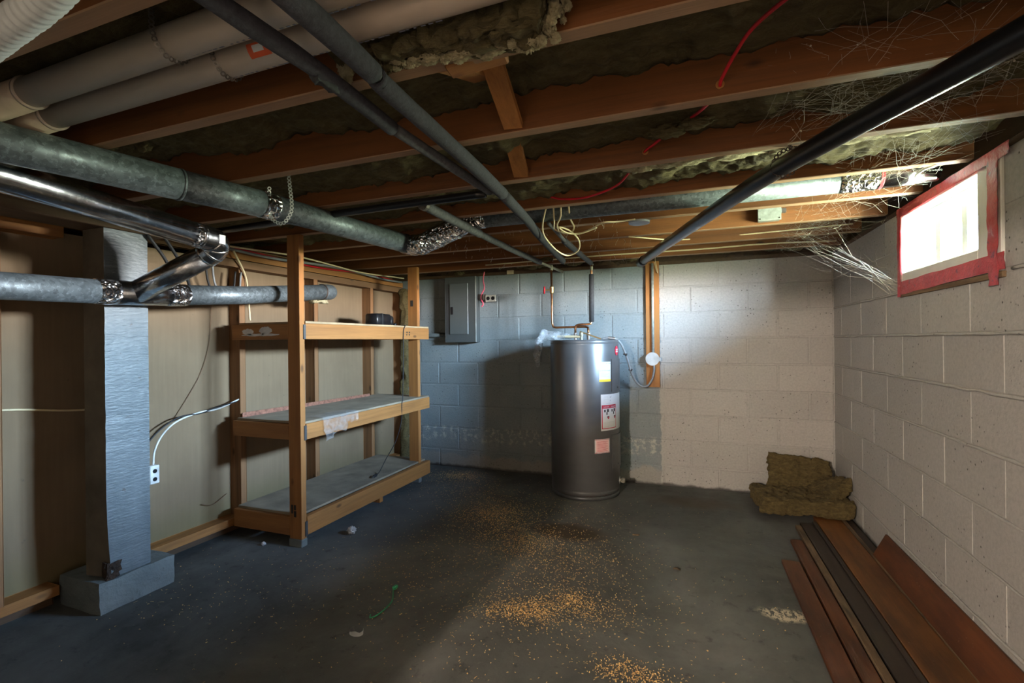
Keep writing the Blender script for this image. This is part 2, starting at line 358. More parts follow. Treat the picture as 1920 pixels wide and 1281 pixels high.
def place_block(w, h, loc, rotz, parent, mat, rnd):
    key = (round(w, 3), round(h, 3), mat)
    if key not in mcache:
        bm = front_block(-w/2, w/2, 0, h); bmesh.ops.recalc_face_normals(bm, faces=bm.faces)
        me = bpy.data.meshes.new('concrete_block'); bm.to_mesh(me); bm.free(); me.materials.append(M[mat])
        n_ = me.polygons[0].normal
        if n_.y > 0: me.flip_normals()
        mcache[key] = me
    o = bpy.data.objects.new('concrete_block', mcache[key]); COL.objects.link(o); o.parent = parent
    o.location = V(loc)-V(parent['_w']); o.rotation_euler = (random.uniform(-.004, .004), 0, rotz+random.uniform(-.003, .003))
for k in range(9):
    z0 = max(.004, Z0+CB*k+JT/2); z1 = min(1.768, Z0+CB*(k+1)-JT/2)
    ph = -.1513 if k % 2 == 1 else -.1513-CW/2
    x = ph+CW
    while x > -4.4:
        a, c = x-CW+JT/2, min(-.004, x-JT/2)
        if c-a > .03: place_block(c-a, z1-z0, ((a+c)/2, .004+random.uniform(-.001, .001), z0), 0, wb, 'block_back', 0)
        x -= CW
# right wall with the window opening
WY0, WY1, WZ0 = -2.025, -1.212, 1.383
bm = B(); box(bm, .004, .2, -6.6, WY0, 0, 1.77); box(bm, .004, .2, WY1, .004, 0, 1.77); box(bm, .004, .2, WY0, WY1, 0, WZ0)
wr = obj('wall_right', bm, 'block_right', kind='structure'); wr['label'] = 'white painted concrete block wall with the small high window'
for k in range(9):
    z0 = max(.004, Z0+CB*k+JT/2); z1 = min(1.768, Z0+CB*(k+1)-JT/2)
    y = (.007 if k % 2 == 1 else -.196+CW)
    if k == 8: y = -.196+CW
    while y > -5.0:
        a, c = y-CW+JT/2, min(-.004, y-JT/2)
        if k >= 7:
            if a > WY0-.01 and c < WY1+.01: y -= CW; continue
            if a < WY1 < c and c > WY1: a = max(a, WY1+.004)
            if a < WY0 < c: c = min(c, WY0-.004)
        if c-a > .03: place_block(c-a, z1-z0, (.006+random.uniform(-.0006, .0006), (a+c)/2, z0), -PI/2, wr, 'block_right', 0)
        y -= CW
for k in range(1, 8):                          # squeezed-out mortar along the courses of the right wall
    zc = Z0+CB*k
    for ya, yb in ([(-.02, -4.6)] if k < 7 else [(-.02, WY1+.02), (WY0-.05, -4.6)]):
        n = max(6, int((ya-yb)/.03)); P = [V((-.0005, ya+(yb-ya)*i/n, zc+.004*noise.noise(V((i*.3, k, 0))))) for i in range(n+1)]
        obj('mortar_bead', tb(P, 0, 6, rf=lambda i, n_, p: .0055+.003*noise.noise(V((p.y*9, p.z*7, 1.3)))), 'block_right', wr, True)
# hidden ends of the basement
for nm, a in (('wall_rear', (-5.2, .2, -6.6, -6.45, 0, 2)), ('wall_outer', (-5.35, -5.2, -6.6, .2, 0, 2))):
    obj(nm, bx(*a), 'rear_wall', kind='structure')['label'] = 'plain basement wall out of view'
bm = B(); box(bm, -5.2, -2.03, -4.85, -4.75, 0, 2); box(bm, -2.03, .0, -4.85, -4.75, 1.61, 2)
obj('wall_partition', bm, 'rear_wall', kind='structure')['label'] = 'plain partition with a doorway behind the viewer'

o = obj('added_eave', bx(.2, .85, -6.6, .6, 1.985, 2.03), 'darkbeam', kind='structure'); o['label'] = 'unseen eave added outside above the window to block high sky'  # unseen eave, added to keep high sky light off the floor
# window
wn = thing('window_1', 'small three-pane basement window framed with red tape', 'window', (.03, -1.6185, WZ0), kind='structure'); del wn['category']
bm = B()
for a in ((-.005, .15, WY0, -1.885, WZ0, 1.77), (-.005, .15, -1.235, WY1, WZ0, 1.77), (-.005, .15, -1.885, -1.235, WZ0, 1.475), (-.005, .15, -1.885, -1.235, 1.738, 1.77)): box(bm, *a, bev=.003)
obj('frame', bm, 'frame_white', wn)
ya, yb, za, zb = -1.885, -1.235, 1.475, 1.738
for i in range(3):
    a = ya+(yb-ya)*i/3; c = ya+(yb-ya)*(i+1)/3; f = .021
    bm = B()
    for q_ in ((.05, .08, a, a+f, za, zb), (.05, .08, c-f, c, za, zb), (.05, .08, a+f, c-f, za, za+f), (.05, .08, a+f, c-f, zb-f, zb)): box(bm, *q_)
    s = obj('sash', bm, 'frame_white', wn); obj('glass_pane', bx(.063, .067, a+f, c-f, za+f, zb-f), 'pane', s)
def strip(name, quads, mat, parent):
    """crumpled tape: a thin wavy slab lying on the wall, running a to b"""
    for (y0, z0, y1, z1, w, slope) in quads:
        bm = B(); n = 24; R = []
        L_ = math.hypot(y1-y0, z1-z0); ty, tz = (y1-y0)/L_, (z1-z0)/L_
        for i in range(n+1):
            t = i/n; c = (y0+(y1-y0)*t, z0+(z1-z0)*t); ww = w*(1+.12*noise.noise(V((t*7, y0*9, z0*5))))
            row = []
            for j in range(4):
                s_ = (j/3-.5)*ww; h_ = -.012-.006*noise.noise(V((t*11, j*1.3, y0*4+z0)))
                row.append((bm.verts.new((h_, c[0]-tz*s_, c[1]+ty*s_)), bm.verts.new((h_+.0012, c[0]-tz*s_, c[1]+ty*s_))))
            R.append(row)
        for i in range(n):
            for j in range(3):
                bm.faces.new((R[i][j][0], R[i+1][j][0], R[i+1][j+1][0], R[i][j+1][0])); bm.faces.new((R[i][j][1], R[i][j+1][1], R[i+1][j+1][1], R[i+1][j][1]))
        obj(name, bm, mat, parent, True)
strip('tape_strip', [(WY0-.06, 1.765, WY1+.02, 1.765, .04, 0), (WY0-.03, WZ0+.030, WY1+.01, WZ0+.020, .058, 0), (WY1-.002, 1.785, WY1-.002, WZ0-.02, .035, 0), (WY0+.035, 1.78, WY0+.035, WZ0-.045, .058, 0)], 'tape_red', wn)

obj('sill_board', bx(-.008, .004, WY0-.01, WY1, WZ0-.022, WZ0-.002, bev=.002), 'plank_pale', wn)
# ceiling: subfloor, joists, wool, bridging
ce = obj('ceiling', bx(-5.2, .2, -6.6, .2, 1.985, 2.01), 'subfloor', kind='structure'); ce['label'] = 'open joist ceiling with wool insulation between the joists'
JY = [-3.085+CW*i for i in range(8)]; JY = [JY[0]-CW*k+(.015) for k in range(7, 0, -1)]+JY
jm = None
for y in JY:
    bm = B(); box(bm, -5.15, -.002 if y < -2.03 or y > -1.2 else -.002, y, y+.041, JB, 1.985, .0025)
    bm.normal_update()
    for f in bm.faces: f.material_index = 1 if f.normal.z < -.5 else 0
    o = obj('joist', bm, ['joist_x', 'joist_lit_underside'], ce)
for i in range(len(JY)):
    y0 = JY[i]+.042; y1 = JY[i+1] if i+1 < len(JY) else .15
    zc = {7: 1.905, 8: 1.875, 9: 1.85, 10: 1.86, 11: 1.93, 12: 1.93, 13: 1.90, 14: 1.86}.get(i, 1.90)
    bm = B(); nx, ny = 380, 18; R = []
    x0, x1 = -4.0, -.01
    for a in range(nx+1):
        row = []
        for c in range(ny+1):
            x = x0+(x1-x0)*a/nx; y = y0+(y1-y0)*c/ny
            p = V((x, y, i*3.3)); d = .030*noise.noise(p*3.1)+.022*noise.noise(p*9)+.016*noise.noise(p*24)+.011*noise.noise(p*55)
            lift = .05*max(0, noise.noise(V((x*1.3, i*2.2, 0)))-.1)
            row.append(bm.verts.new((x, y, min(1.98, max(JB+.012, zc+d+lift)))))
        R.append(row)
    for a in range(nx):
        for c in range(ny): bm.faces.new((R[a][c], R[a+1][c], R[a+1][c+1], R[a][c+1]))
    ring = [R[a][0] for a in range(nx+1)]+[R[nx][c] for c in range(1, ny+1)]+[R[a][ny] for a in range(nx-1, -1, -1)]+[R[0][c] for c in range(ny-1, 0, -1)]
    tops = [bm.verts.new((v.co.x, v.co.y, 1.984)) for v in ring]
    for a in range(len(ring)): bm.faces.new((ring[a], ring[(a+1) % len(ring)], tops[(a+1) % len(ring)], tops[a]))
    obj('insulation_batt', bm, 'wool', ce, True)
# diagonal bridging boards
def bridge(x0, y0, z0, x1, y1, z1): obj('bridging_board', orient_box(B(), (x0, y0, z0), (x1, y1, z1), .055, .019, (1, 0, .0), .001), 'lumber_y', ce)
bridge(-1.41, -3.04, 1.955, -1.44, -2.685, 1.815); bridge(-1.50, -2.635, 1.955, -1.56, -2.275, 1.815)
bridge(-1.47, -3.04, 1.815, -1.49, -2.69, 1.955)
obj('split_block', orient_box(B(), (-1.47, -3.044, 1.81), (-1.33, -3.030, 1.825), .05, .035, (0, 1, 0), .004), 'lumber_x', ce)
# sill plates on the walls
for nm, a in (('trim_1', (-5.2, -.0, .01, .15, 1.77, 1.80)), ('trim_2', (.01, .15, -6.6, .2, 1.77, 1.80))):
    o = obj(nm, bx(*a, bev=.003), 'darkbeam', kind='structure'); o['label'] = 'dark wooden sill plate on top of the block wall'
for nm, a in (('trim_3', (-5.2, .16, .15, .19, 1.80, 1.985)), ('trim_4', (.15, .19, -6.6, .15, 1.80, 1.985))):
    o = obj(nm, bx(*a), 'darkbeam', kind='structure'); o['label'] = 'dark rim joist above the block wall'

# left partition: slightly skewed stud wall with the back of drywall
def LW(s, d): # s metres from its far end towards the viewer, d metres out into the room from the stud face
    return (-3.585-.012*s+d, -.015-s-.012*d)
def lbox(bm, s0, s1, d0, d1, z0, z1, bev=.002):
    g = bmesh.ops.create_cube(bm, size=1)
    for v in g['verts']:
        s = (s0+s1)/2+v.co.x*(s1-s0); d = (d0+d1)/2+v.co.y*(d1-d0); X, Y = LW(s, d); v.co = V((X, Y, (z0+z1)/2+v.co.z*(z1-z0)))
    if bev: bmesh.ops.bevel(bm, geom=list({e_ for v in g['verts'] for e_ in v.link_edges}), offset=bev, segments=1, affect='EDGES')
    return bm
wl = obj('wall_left', lbox(B(), .0, 4.65, -.104, -.0895, .06, 1.70, 0), 'drywall_paper', kind='structure'); wl['label'] = 'stud partition showing the tan back of its drywall'
for s in (0.0, .46, 1.125, 1.755, 2.905, 3.4, 4.0): obj('stud', lbox(B(), s, s+.038, -.089, 0, .095, 1.66), 'old_z' if s < .9 else 'old_z', wl)
for s0, s1 in ((0, 2.375), (2.72, 4.65)):
    obj('bottom_plate', lbox(B(), s0, s1, -.089, .0, .055, .095), 'lumber_y', wl); obj('dark_gap_curb', lbox(B(), s0, s1, -.10, -.055, 0, .054, .006), 'darkbeam', wl)  # curb coloured dark to stand in for the shaded gap under the plate
obj('top_plate', lbox(B(), 0.02, 1.98, -.089, .006, 1.652, 1.695), 'old_y', wl)
obj('top_plate', lbox(B(), -.0, 1.90, -.10, .0, 1.705, 1.745), 'lumber_y', wl)
obj('top_plate', lbox(B(), 2.69, 4.65, -.089, .0, 1.665, 1.71), 'lumber_y', wl)
obj('ledger', lbox(B(), .0, 4.6, -.16, -.12, 1.74, 1.80), 'old_y', wl)
obj('insulation_edge', fluffy(Matrix.Translation((-3.545, -.055, .85)), .06, .07, 1.66, (4, 4, 40), .03, 14, 3), 'wool_floor', wl, True)

# ------------------------------------------------------------------ post and girder at the left
t = thing('support_post', 'blue-grey painted timber post standing on a concrete footing', 'post', (-3.43, -2.6, .13))
bm = bx(-3.505, -3.36, -2.69, -2.508, .14, 1.69)
bmesh.ops.subdivide_edges(bm, edges=[e_ for e_ in bm.edges if abs(e_.verts[0].co.z-e_.verts[1].co.z) > .5], cuts=40)
for v in bm.verts:
    if v.co.x > -3.37 and v.co.y < -2.68:
        k = max(0, 1-v.co.z/.55); j = noise.noise(V((0, 0, v.co.z*17)))
        v.co.x -= .004*abs(j)+.03*k*k*abs(j); v.co.y += .005*abs(j)+.035*k*k
    elif v.co.x > -3.37: v.co.x += .002*noise.noise(V((v.co.y*9, 3, v.co.z*9)))
for f in bm.faces: f.material_index = 1 if f.normal.y < -.5 else 0
obj('shaft', bm, ['column_paint', 'column_side'], t)
obj('rotten_patch', fluffy(Matrix.Translation((-3.375, -2.665, .175)), .035, .05, .07, (4, 4, 4), .012, 40, 5), 'rotten', t)
bm = bx(-3.64, -3.352, -2.722, -2.405, 0, .135)
bmesh.ops.subdivide_edges(bm, edges=bm.edges[:], cuts=9, use_grid_fill=True)
for v in bm.verts: v.co += V(noise.noise_vector(v.co*11))*.006+V(noise.noise_vector(v.co*31))*.003; v.co.z = max(0, v.co.z)
f = obj('concrete_footing', bm, 'base_paint'); tag(f, 'low painted concrete pad with chipped face under the blue-grey post', 'footing')
f = obj('girder', bx(-3.52, -3.355, -4.74, -2.42, 1.692, 1.798, bev=.003), 'darkbeam'); tag(f, 'dark timber girder resting on the blue-grey post', 'beam')

# ------------------------------------------------------------------ wooden shelf
sh = thing('shelving_unit', 'homemade lumber shelving unit with three shelves against the drywall', 'shelf', (-3.33, -1.17, 0))
X0, X1 = -3.562, -3.05
for (xa, ya, zt, zb) in ((X1-.089, -1.885, 1.797, 0), (X1-.125, -.565, 1.797, 0)): obj('post', bx(xa, xa+.089, ya, ya+.038, zb, zt, bev=.0015), 'lumber_z', sh)
obj('post_foot', bx(X1-.093, X1+.004, -1.889, -1.843, 0, .045, bev=.004), 'base_paint', sh); obj('post_foot', bx(X1-.128, X1-.034, -.568, -.524, 0, .04, bev=.004), 'base_paint', sh)
for (z0, z1) in ((1.195, 1.287), (.612, .703), (.058, .165)):
    obj('front_rail', bx(X1-.036, X1+.002, -1.843, -.445, z0, z1, bev=.002), 'lumber_y', sh)
    obj('side_rail', bx(X0-.02, X1-.09, -1.883, -1.845, z0, z1, bev=.002), 'lumber_x', sh)
    obj('side_rail', bx(X0, X1-.04, -.525, -.487, z0, z1, bev=.002), 'lumber_x', sh)
    obj('back_rail', bx(X0-.02, X0+.018, -1.84, -.53, z0, z1, bev=.002), 'old_y', sh)
obj('shelf_board', bx(X0-.01, X1+.001, -1.84, -.45, 1.288, 1.300), 'plywood', sh)
obj('shelf_board', bx(X0-.01, X1-.002, -1.86, -.45, .704, .717, bev=.001), 'cement_board', sh); obj('shelf_board', bx(X0-.01, X1-.04, -1.86, -.46, .166, .180, bev=.001), 'cement_board', sh)
obj('support_block', bx(X1-.13, X1-.045, -1.09, -1.05, 0, .056, bev=.002), 'lumber_z', sh)
for z in (1.24, .655, .10): obj('joist_hanger', bx(X1-.002, X1+.0045, -1.86, -1.842, z-.045, z+.04), 'bracket', sh)
for (y, z, w, h) in ((-.79, 1.243, .018, .012), (-.755, 1.243, .018, .012), (-.79, 1.225, .012, .010), (-.755, 1.225, .016, .010)): obj('lumber_stamp', bx(X1+.0016, X1+.0032, y, y+w, z, z+h), 'ink', sh)
for (x, z, w, h) in ((-3.125, .19, .014, .05), (-3.105, .17, .016, .035), (-3.105, .21, .014, .03)): obj('lumber_stamp', bx(x, x+w, -1.8865, -1.8852, z, z+h), 'ink', sh)
obj('lumber_stamp', bx(-3.15, -3.125, -.5665, -.5652, 1.47, 1.52), 'ink', sh)
for (cx, cz, rx_, rz_) in ((-3.45, 1.243, .045, .018), (-3.31, 1.250, .048, .022), (-3.345, 1.224, .145, .008)):
    bm = B(); ring = [bm.verts.new((cx+rx_*math.cos(2*PI*k/30)*(1+.35*noise.noise(V((k*.9, cx*9, 0)))), -1.8832, cz+rz_*math.sin(2*PI*k/30)*(1+.5*noise.noise(V((k*.7, cx*5, 3)))))) for k in range(30)]
    f_ = bm.faces.new(ring); g = bmesh.ops.extrude_face_region(bm, geom=[f_]); bmesh.ops.translate(bm, verts=[v for v in g['geom'] if isinstance(v, bmesh.types.BMVert)], vec=(0, -.0012, 0))
    obj('paint_smear', bm, 'white_paint', sh)
# on the shelf
r = thing('radio', 'small glossy black radio on the top shelf', 'radio', (-3.3, -.76, 1.301))
obj('body', bx(-3.36, -3.24, -.90, -.70, 1.301, 1.400, bev=.014), 'black_plastic', r, True); obj('side_pod', bx(-3.345, -3.255, -.698, -.645, 1.301, 1.39, bev=.014), 'black_plastic', r, True)
obj('trim_band', bx(-3.362, -3.238, -.832, -.824, 1.302, 1.402), 'heater_dark', r); obj('foot', bx(-3.30, -3.25, -.64, -.61, 1.301, 1.33, bev=.006), 'black_plastic', r)
w = thing('power_cord', 'thin black power cord hanging from the radio to the bottom shelf', 'cord', (-3.03, -.85, .19))
obj('cable', tb([(-3.26, -.63, 1.306), (-3.12, -.70, 1.306), (-3.05, -.80, 1.304), (-3.041, -.84, 1.24), (-3.04, -.85, 1.0), (-3.041, -.86, .75), (-3.042, -.87, .70), (-3.06, -.86, .55), (-3.10, -.88, .40), (-3.15, -.93, .28), (-3.17, -.98, .20), (-3.15, -1.06, .184)], .0032, 6, 8), 'black_rubber', w, True)
obj('plug', orient_box(B(), (-3.15, -1.05, .190), (-3.14, -1.10, .190), .02, .016, (0, 0, 1), .004), 'black_rubber', w)
for d in (-.005, .005): obj('prong', bx(-3.142+d, -3.140+d, -1.118, -1.098, .186, .194), 'steel', w)
f = obj('metal_strip', orient_box(B(), (-3.555, -1.84, .732), (-3.53, -.62, .724), .028, .006, (0, 0, 1)), 'steel_strip'); tag(f, 'rusty perforated metal strip lying along the back of the middle shelf', 'metal strip')
bm = B(); n = 22; R = []
for i in range(n+1):
    t_ = i/n; y = -1.72+.33*t_; row = []
    for j in range(13):
        u = j/12; p = V((t_*5, u*4, 2)); dz = noise.noise(p)*.012
        if u < .3: pt = V((-3.16+.12*u/.3, y+.01*noise.noise(p*1.7), .7215+abs(dz)*.6))
        else:
            k = (u-.3)/.7; depth = (.15-.09*t_)*(1+.25*noise.noise(V((t_*6, 1, 1)))); pt = V((-3.038+.016*k*math.sin(t_*14)+.012*abs(noise.noise(p*2)), y+.06*k*(.5-t_)*.8+.012*noise.noise(p*2.3), .7215-depth*k))
        row.append(bm.verts.new(pt))
    R.append(row)
for i in range(n):
    for j in range(12): bm.faces.new((R[i][j], R[i+1][j], R[i+1][j+1], R[i][j+1]))
f = obj('plastic_sheet', bm, 'clear_film', None, True); tag(f, 'crumpled clear plastic bag hanging over the edge of the middle shelf', 'plastic bag')

# ------------------------------------------------------------------ water heater
HX, HY, HR, HT = -1.737, -.328, .262, 1.175
wh = thing('water_heater', 'tall grey cylindrical water heater with paper labels', 'water heater', (HX, HY, 0))
obj('tank', lathe(B(), [(HR-.01, .03), (HR, .04), (HR, .06), (HR-.002, .066), (HR, .072), (HR, HT-.035), (HR-.002, HT-.03), (HR+.001, HT-.025), (HR+.001, HT-.006), (HR-.005, HT), (HR-.03, HT-.004), (.02, HT-.003)], HX, HY, 96), 'heater_paint', wh, True)
obj('base_ring', lathe(B(), [(HR-.012, 0), (HR-.004, .004), (HR-.004, .03), (HR-.03, .032)], HX, HY, 72), 'heater_dark', wh, True)
CAMD = math.atan2(-4.05-HY, -.94-HX)
def curved(a0, a1, z0, z1, r, mat, name, parent, thick=.0012, n=14, corner=0):
    bm = B(); R = []
    for i in range(n+1):
        a = a0+(a1-a0)*i/n; row = []
        for (rr, z) in ((r, z0), (r+thick, z0), (r+thick, z1), (r, z1)): row.append(bm.verts.new((HX+rr*math.cos(a), HY+rr*math.sin(a), z)))
        R.append(row)
    for i in range(n):
        for j in range(4): bm.faces.new((R[i][j], R[i+1][j], R[i+1][(j+1) % 4], R[i][(j+1) % 4]))
    bm.faces.new(R[0]); bm.faces.new(R[-1])
    return obj(name, bm, mat, parent, False)
def text_bm(s, size):
    c = bpy.data.curves.new('t', 'FONT'); c.body = s; c.size = size; c.align_x = 'CENTER'; c.resolution_u = 2
    o = bpy.data.objects.new('t', c); COL.objects.link(o); bpy.context.view_layer.update()
    me = bpy.data.meshes.new_from_object(o.evaluated_get(bpy.context.evaluated_depsgraph_get())); bpy.data.objects.remove(o); bpy.data.curves.remove(c)
    bm = B(); bm.from_mesh(me); bpy.data.meshes.remove(me); return bm
def ctext(s, size, a, z, mat, parent, r=HR, sxf=1.0):
    bm = text_bm(s, size)
    for v in bm.verts: th = a+v.co.x*sxf/r; zz = z+v.co.y; v.co = V((HX+(r+.0022)*math.cos(th), HY+(r+.0022)*math.sin(th), zz))
    me_n = obj('lettering', bm, mat, parent); return me_n
def adeg(frac): # -1 left limb .. 1 right limb of the tank as seen from the doorway
    return CAMD+math.asin(max(-1, min(1, frac)))
# yellow-footed notice
l1 = curved(adeg(.40), adeg(.72), .868, 1.013, HR+.0005, 'label_white', 'notice_label', wh); am = (adeg(.40)+adeg(.72))/2
curved(adeg(.40), adeg(.72), .868, .885, HR+.0018, 'label_yellow', 'yellow_foot', l1, .0004)
ctext('DO NOT RETURN', .0125, am, .996, 'label_black', l1); ctext('NE PAS RETOURNER', .0105, am, .945, 'label_black', l1)
for k, z in enumerate((.985, .978, .971, .964, .957, .932, .925, .918, .911, .904)): curved(am-.15, am+.15-.06*(k % 3), z, z+.0022, HR+.0018, 'label_grey', 'print_line', l1, .0003, 6)
# hazard panel
l2 = curved(adeg(.44), adeg(1.0)+.05, .51, .775, HR+.0005, 'label_white', 'hazard_label', wh, n=20); a0, a1 = adeg(.46), adeg(.86)
curved(a0, a1, .523, .697, HR+.0018, 'label_red', 'red_border', l2, .0003); curved(a0+.025, a1-.025, .529, .672, HR+.0022, 'label_white', 'white_field', l2, .0003)
for a in (a0+(a1-a0)*.27, a0+(a1-a0)*.75):
    ctext('DANGER', .0125, a, .679, 'label_white', l2, HR+.001)
    for (da, z, w_, h_, mt) in ((-.075, .645, .05, .018, 'label_black'), (.02, .645, .07, .022, 'label_black'), (.0, .625, .04, .02, 'label_black'), (.03, .603, .075, .012, 'label_black'), (.045, .594, .05, .016, 'label_red')): curved(a+da, a+da+w_, z, z+h_, HR+.0026, mt, 'pictogram', l2, .0003, 4)
for k in range(5): curved(a0+.05, a1-.05, .536+k*.0085, .5385+k*.0085, HR+.0026, 'label_grey', 'print_line', l2, .0002, 8)
for (da, z, w_, h_) in ((.10, .755, .16, .002), (.10, .715, .002, .04), (.10, .735, .20, .0015), (.26, .72, .0016, .04), (.36, .745, .05, .014), (.36, .722, .04, .012), (.20, .706, .20, .005), (.42, .752, .02, .012)): curved(a0+da*.8, a0+da*.8+w_*.8, z, z+h_, HR+.0018, 'label_grey', 'wiring_diagram', l2, .0003, 5)
# pink hatched label
l3 = curved(adeg(.26), adeg(.67), .348, .452, HR+.0005, 'label_white', 'warning_label', wh); a0, a1 = adeg(.26), adeg(.67)
curved(a0+.03, a1-.03, .357, .443, HR+.0018, 'label_pink', 'pink_field', l3, .0003)
for k in range(13):
    a = a0+(a1-a0)*(k+.1)/13
    for z in (.349, .445): curved(a, a+(a1-a0)*.045, z, z+.006, HR+.0018, 'label_red', 'hatch', l3, .0003, 2)
for k in range(9): curved(a0+.07, a1-.07-.05*(k % 2), .363+k*.0085, .3652+k*.0085, HR+.0024, 'label_red', 'print_line', l3, .0002, 6)
# access covers, badge, drain
for (z0, z1) in ((.79, 1.03), (.22, .47)):
    c = curved(adeg(.74), adeg(.985)+.10, z0, z1, HR+.0005, 'heater_paint', 'access_cover', wh, .006, 10)
    obj('screw', tb([(HX+(HR+.004)*math.cos(adeg(.9)), HY+(HR+.004)*math.sin(adeg(.9)), z0+.03), (HX+(HR+.012)*math.cos(adeg(.9)), HY+(HR+.012)*math.sin(adeg(.9)), z0+.03)], .006, 8), 'heater_dark', c)
ab = adeg(.90); bm = B(); R = [bm.verts.new((HX+(HR+.005)*math.cos(ab+.085*math.cos(2*PI*k/24)), HY+(HR+.005)*math.sin(ab+.085*math.cos(2*PI*k/24)), 1.092+.036*math.sin(2*PI*k/24))) for k in range(24)]
bm.faces.new(R); g = bmesh.ops.extrude_face_region(bm, geom=bm.faces[:]); bmesh.ops.translate(bm, verts=[v for v in g['geom'] if isinstance(v, bmesh.types.BMVert)], vec=(-.003*math.cos(ab), -.003*math.sin(ab), 0))
bd_ = obj('badge', bm, 'badge_red', wh)
for z, h_ in ((1.098, .006), (1.082, .010)): curved(ab-.055, ab+.055, z, z+h_, HR+.0052, 'label_white', 'badge_stripe', bd_, .0004, 5)
ad = adeg(.985); dv = V((math.cos(ad), math.sin(ad), 0)); p = V((HX, HY, .105))+dv*(HR-.01); cd = V((math.cos(CAMD), math.sin(CAMD), 0))
obj('drain_flange', tb([p, p+dv*.012], .030, 20), 'panel_edge', wh); obj('drain_valve', tb([p+dv*.01, p+dv*.03, p+dv*.031, p+dv*.05], [.017, .017, .022, .020], 14), 'copper_old', wh)
obj('drain_knob', tb([p+dv*.03+cd*.01, p+dv*.03+cd*.035], .013, 8), 'copper_old', wh)
HYP = -.31
for nm, x in (('hot_nipple', -1.809), ('cold_nipple', -1.706)):
    obj(nm, tb([(x, HYP, HT-.006), (x, HYP, HT+.03), (x, HYP, HT+.031), (x, HYP, HT+.055)], [.013, .013, .016, .016], 12), 'steel', wh, False)
obj('relief_valve', tb([(-1.758, HYP-.02, HT-.006), (-1.758, HYP-.02, HT+.03), (-1.758, HYP-.02, HT+.032), (-1.758, HYP-.02, HT+.058)], [.012, .012, .017, .016], 12), 'copper_old', wh)
obj('relief_lever', orient_box(B(), (-1.77, HYP-.02, HT+.066), (-1.60, HYP-.05, HT+.006), .010, .003, (1, 0, 1)), 'brass', wh)
obj('discharge_stub', tb([(-1.765, HYP-.02, HT+.025), (-1.96, HYP+.02, HT+.030)], .010, 10), 'cream_cable', wh)

# pipes above the heater
cp = thing('cold_water_pipe', 'copper cold water pipe with red valve dropping to the water heater', 'pipe', (-1.9, HYP, HT+.05))
obj('copper_run', tb([(-2.0, HYP, 1.745), (-1.999, HYP, 1.40), (-1.997, HYP, 1.31), (-1.99, HYP, 1.283), (-1.965, HYP, 1.276), (-1.85, HYP+.015, 1.278), (-1.735, HYP+.02, 1.279), (-1.712, HYP+.012, 1.272), (-1.706, HYP, 1.245), (-1.706, HYP, HT+.05)], .0085, 12), 'copper', cp, True)
obj('valve_body', tb([(-1.999, HYP, 1.545), (-1.999, HYP, 1.555), (-1.999, HYP, 1.60), (-1.999, HYP, 1.61)], [.011, .016, .016, .011], 12), 'brass', cp)
obj('valve_stem', tb([(-1.999, HYP, 1.577), (-2.05, HYP-.02, 1.577)], .007, 8), 'brass', cp)
bm = B()
for k in range(6):
    a = 2*PI*k/6; c0 = V((-2.055, HYP-.022, 1.577)); u_ = V((.37, -.93, 0)); d_ = u_*math.cos(a)+V((0, 0, 1))*math.sin(a); tube(bm, [c0, c0+d_*.024], .004, 6)
ring = [V((-2.055, HYP-.022, 1.577))+(V((.37, -.93, 0))*math.cos(2*PI*k/20)+V((0, 0, 1))*math.sin(2*PI*k/20))*.026 for k in range(21)]
tube(bm, ring, .0055, 6); obj('valve_handle', bm, 'red_handle', cp, True)
hp = thing('hot_water_pipe', 'copper hot water riser in black foam above the water heater', 'pipe', (-1.74, HYP, HT+.05))
obj('copper_run', tb([(-1.809, HYP, HT+.05), (-1.809, HYP, 1.265), (-1.803, HYP, 1.288), (-1.785, HYP, 1.295), (-1.70, HYP-.015, 1.296), (-1.685, HYP-.01, 1.30), (-1.680, HYP, 1.32), (-1.677, HYP, 1.70), (-1.677, HYP, 1.76)], .0085, 12), 'copper', hp, True)
obj('foam_sleeve', tb([(-1.680, HYP, 1.315), (-1.677, HYP, 1.685)], .020, 16), 'pipe_foam_dark', hp, True); obj('solder_tee', tb([(-1.677, HYP, 1.715), (-1.677, HYP, 1.745)], .012, 12), 'copper_old', hp)

# plastic bag tucked behind the heater
bm = B(); R = []; nu, nv = 40, 26
for i in range(nu+1):
    u = i/nu; row = []
    for j in range(nv+1):
        a = 2*PI*j/nv
        if u < .6:                                        # the mouth lies along the heater top
            k = u/.6; c = V((-1.83-.27*k, -.29, 1.205+.012*k)); rr = V((0, .016+.05*k, .016+.030*k)); d_ = V((0, math.cos(a)*rr.y, math.sin(a)*rr.z))
        else:                                             # the rest hangs down behind the rim
            k = (u-.6)/.4; c = V((-2.10-.035*math.sin(k*2), -.29, 1.205-.24*k)); rr = .055*(1-.55*k); d_ = V((math.sin(a)*rr*.7, math.cos(a)*rr, math.sin(a)*.02*(1-k)))
        p = c+d_; nz = V(noise.noise_vector(p*22))*.014+V(noise.noise_vector(p*55))*.006
        row.append(bm.verts.new(p+nz))
    R.append(row)
for i in range(nu):
    for j in range(nv): bm.faces.new((R[i][j], R[i+1][j], R[i+1][(j+1) % (nv+1)], R[i][(j+1) % (nv+1)]))
f = obj('plastic_bag', bm, 'bag_film', None, True); tag(f, 'crumpled clear plastic bag over the back rim of the water heater', 'plastic bag')

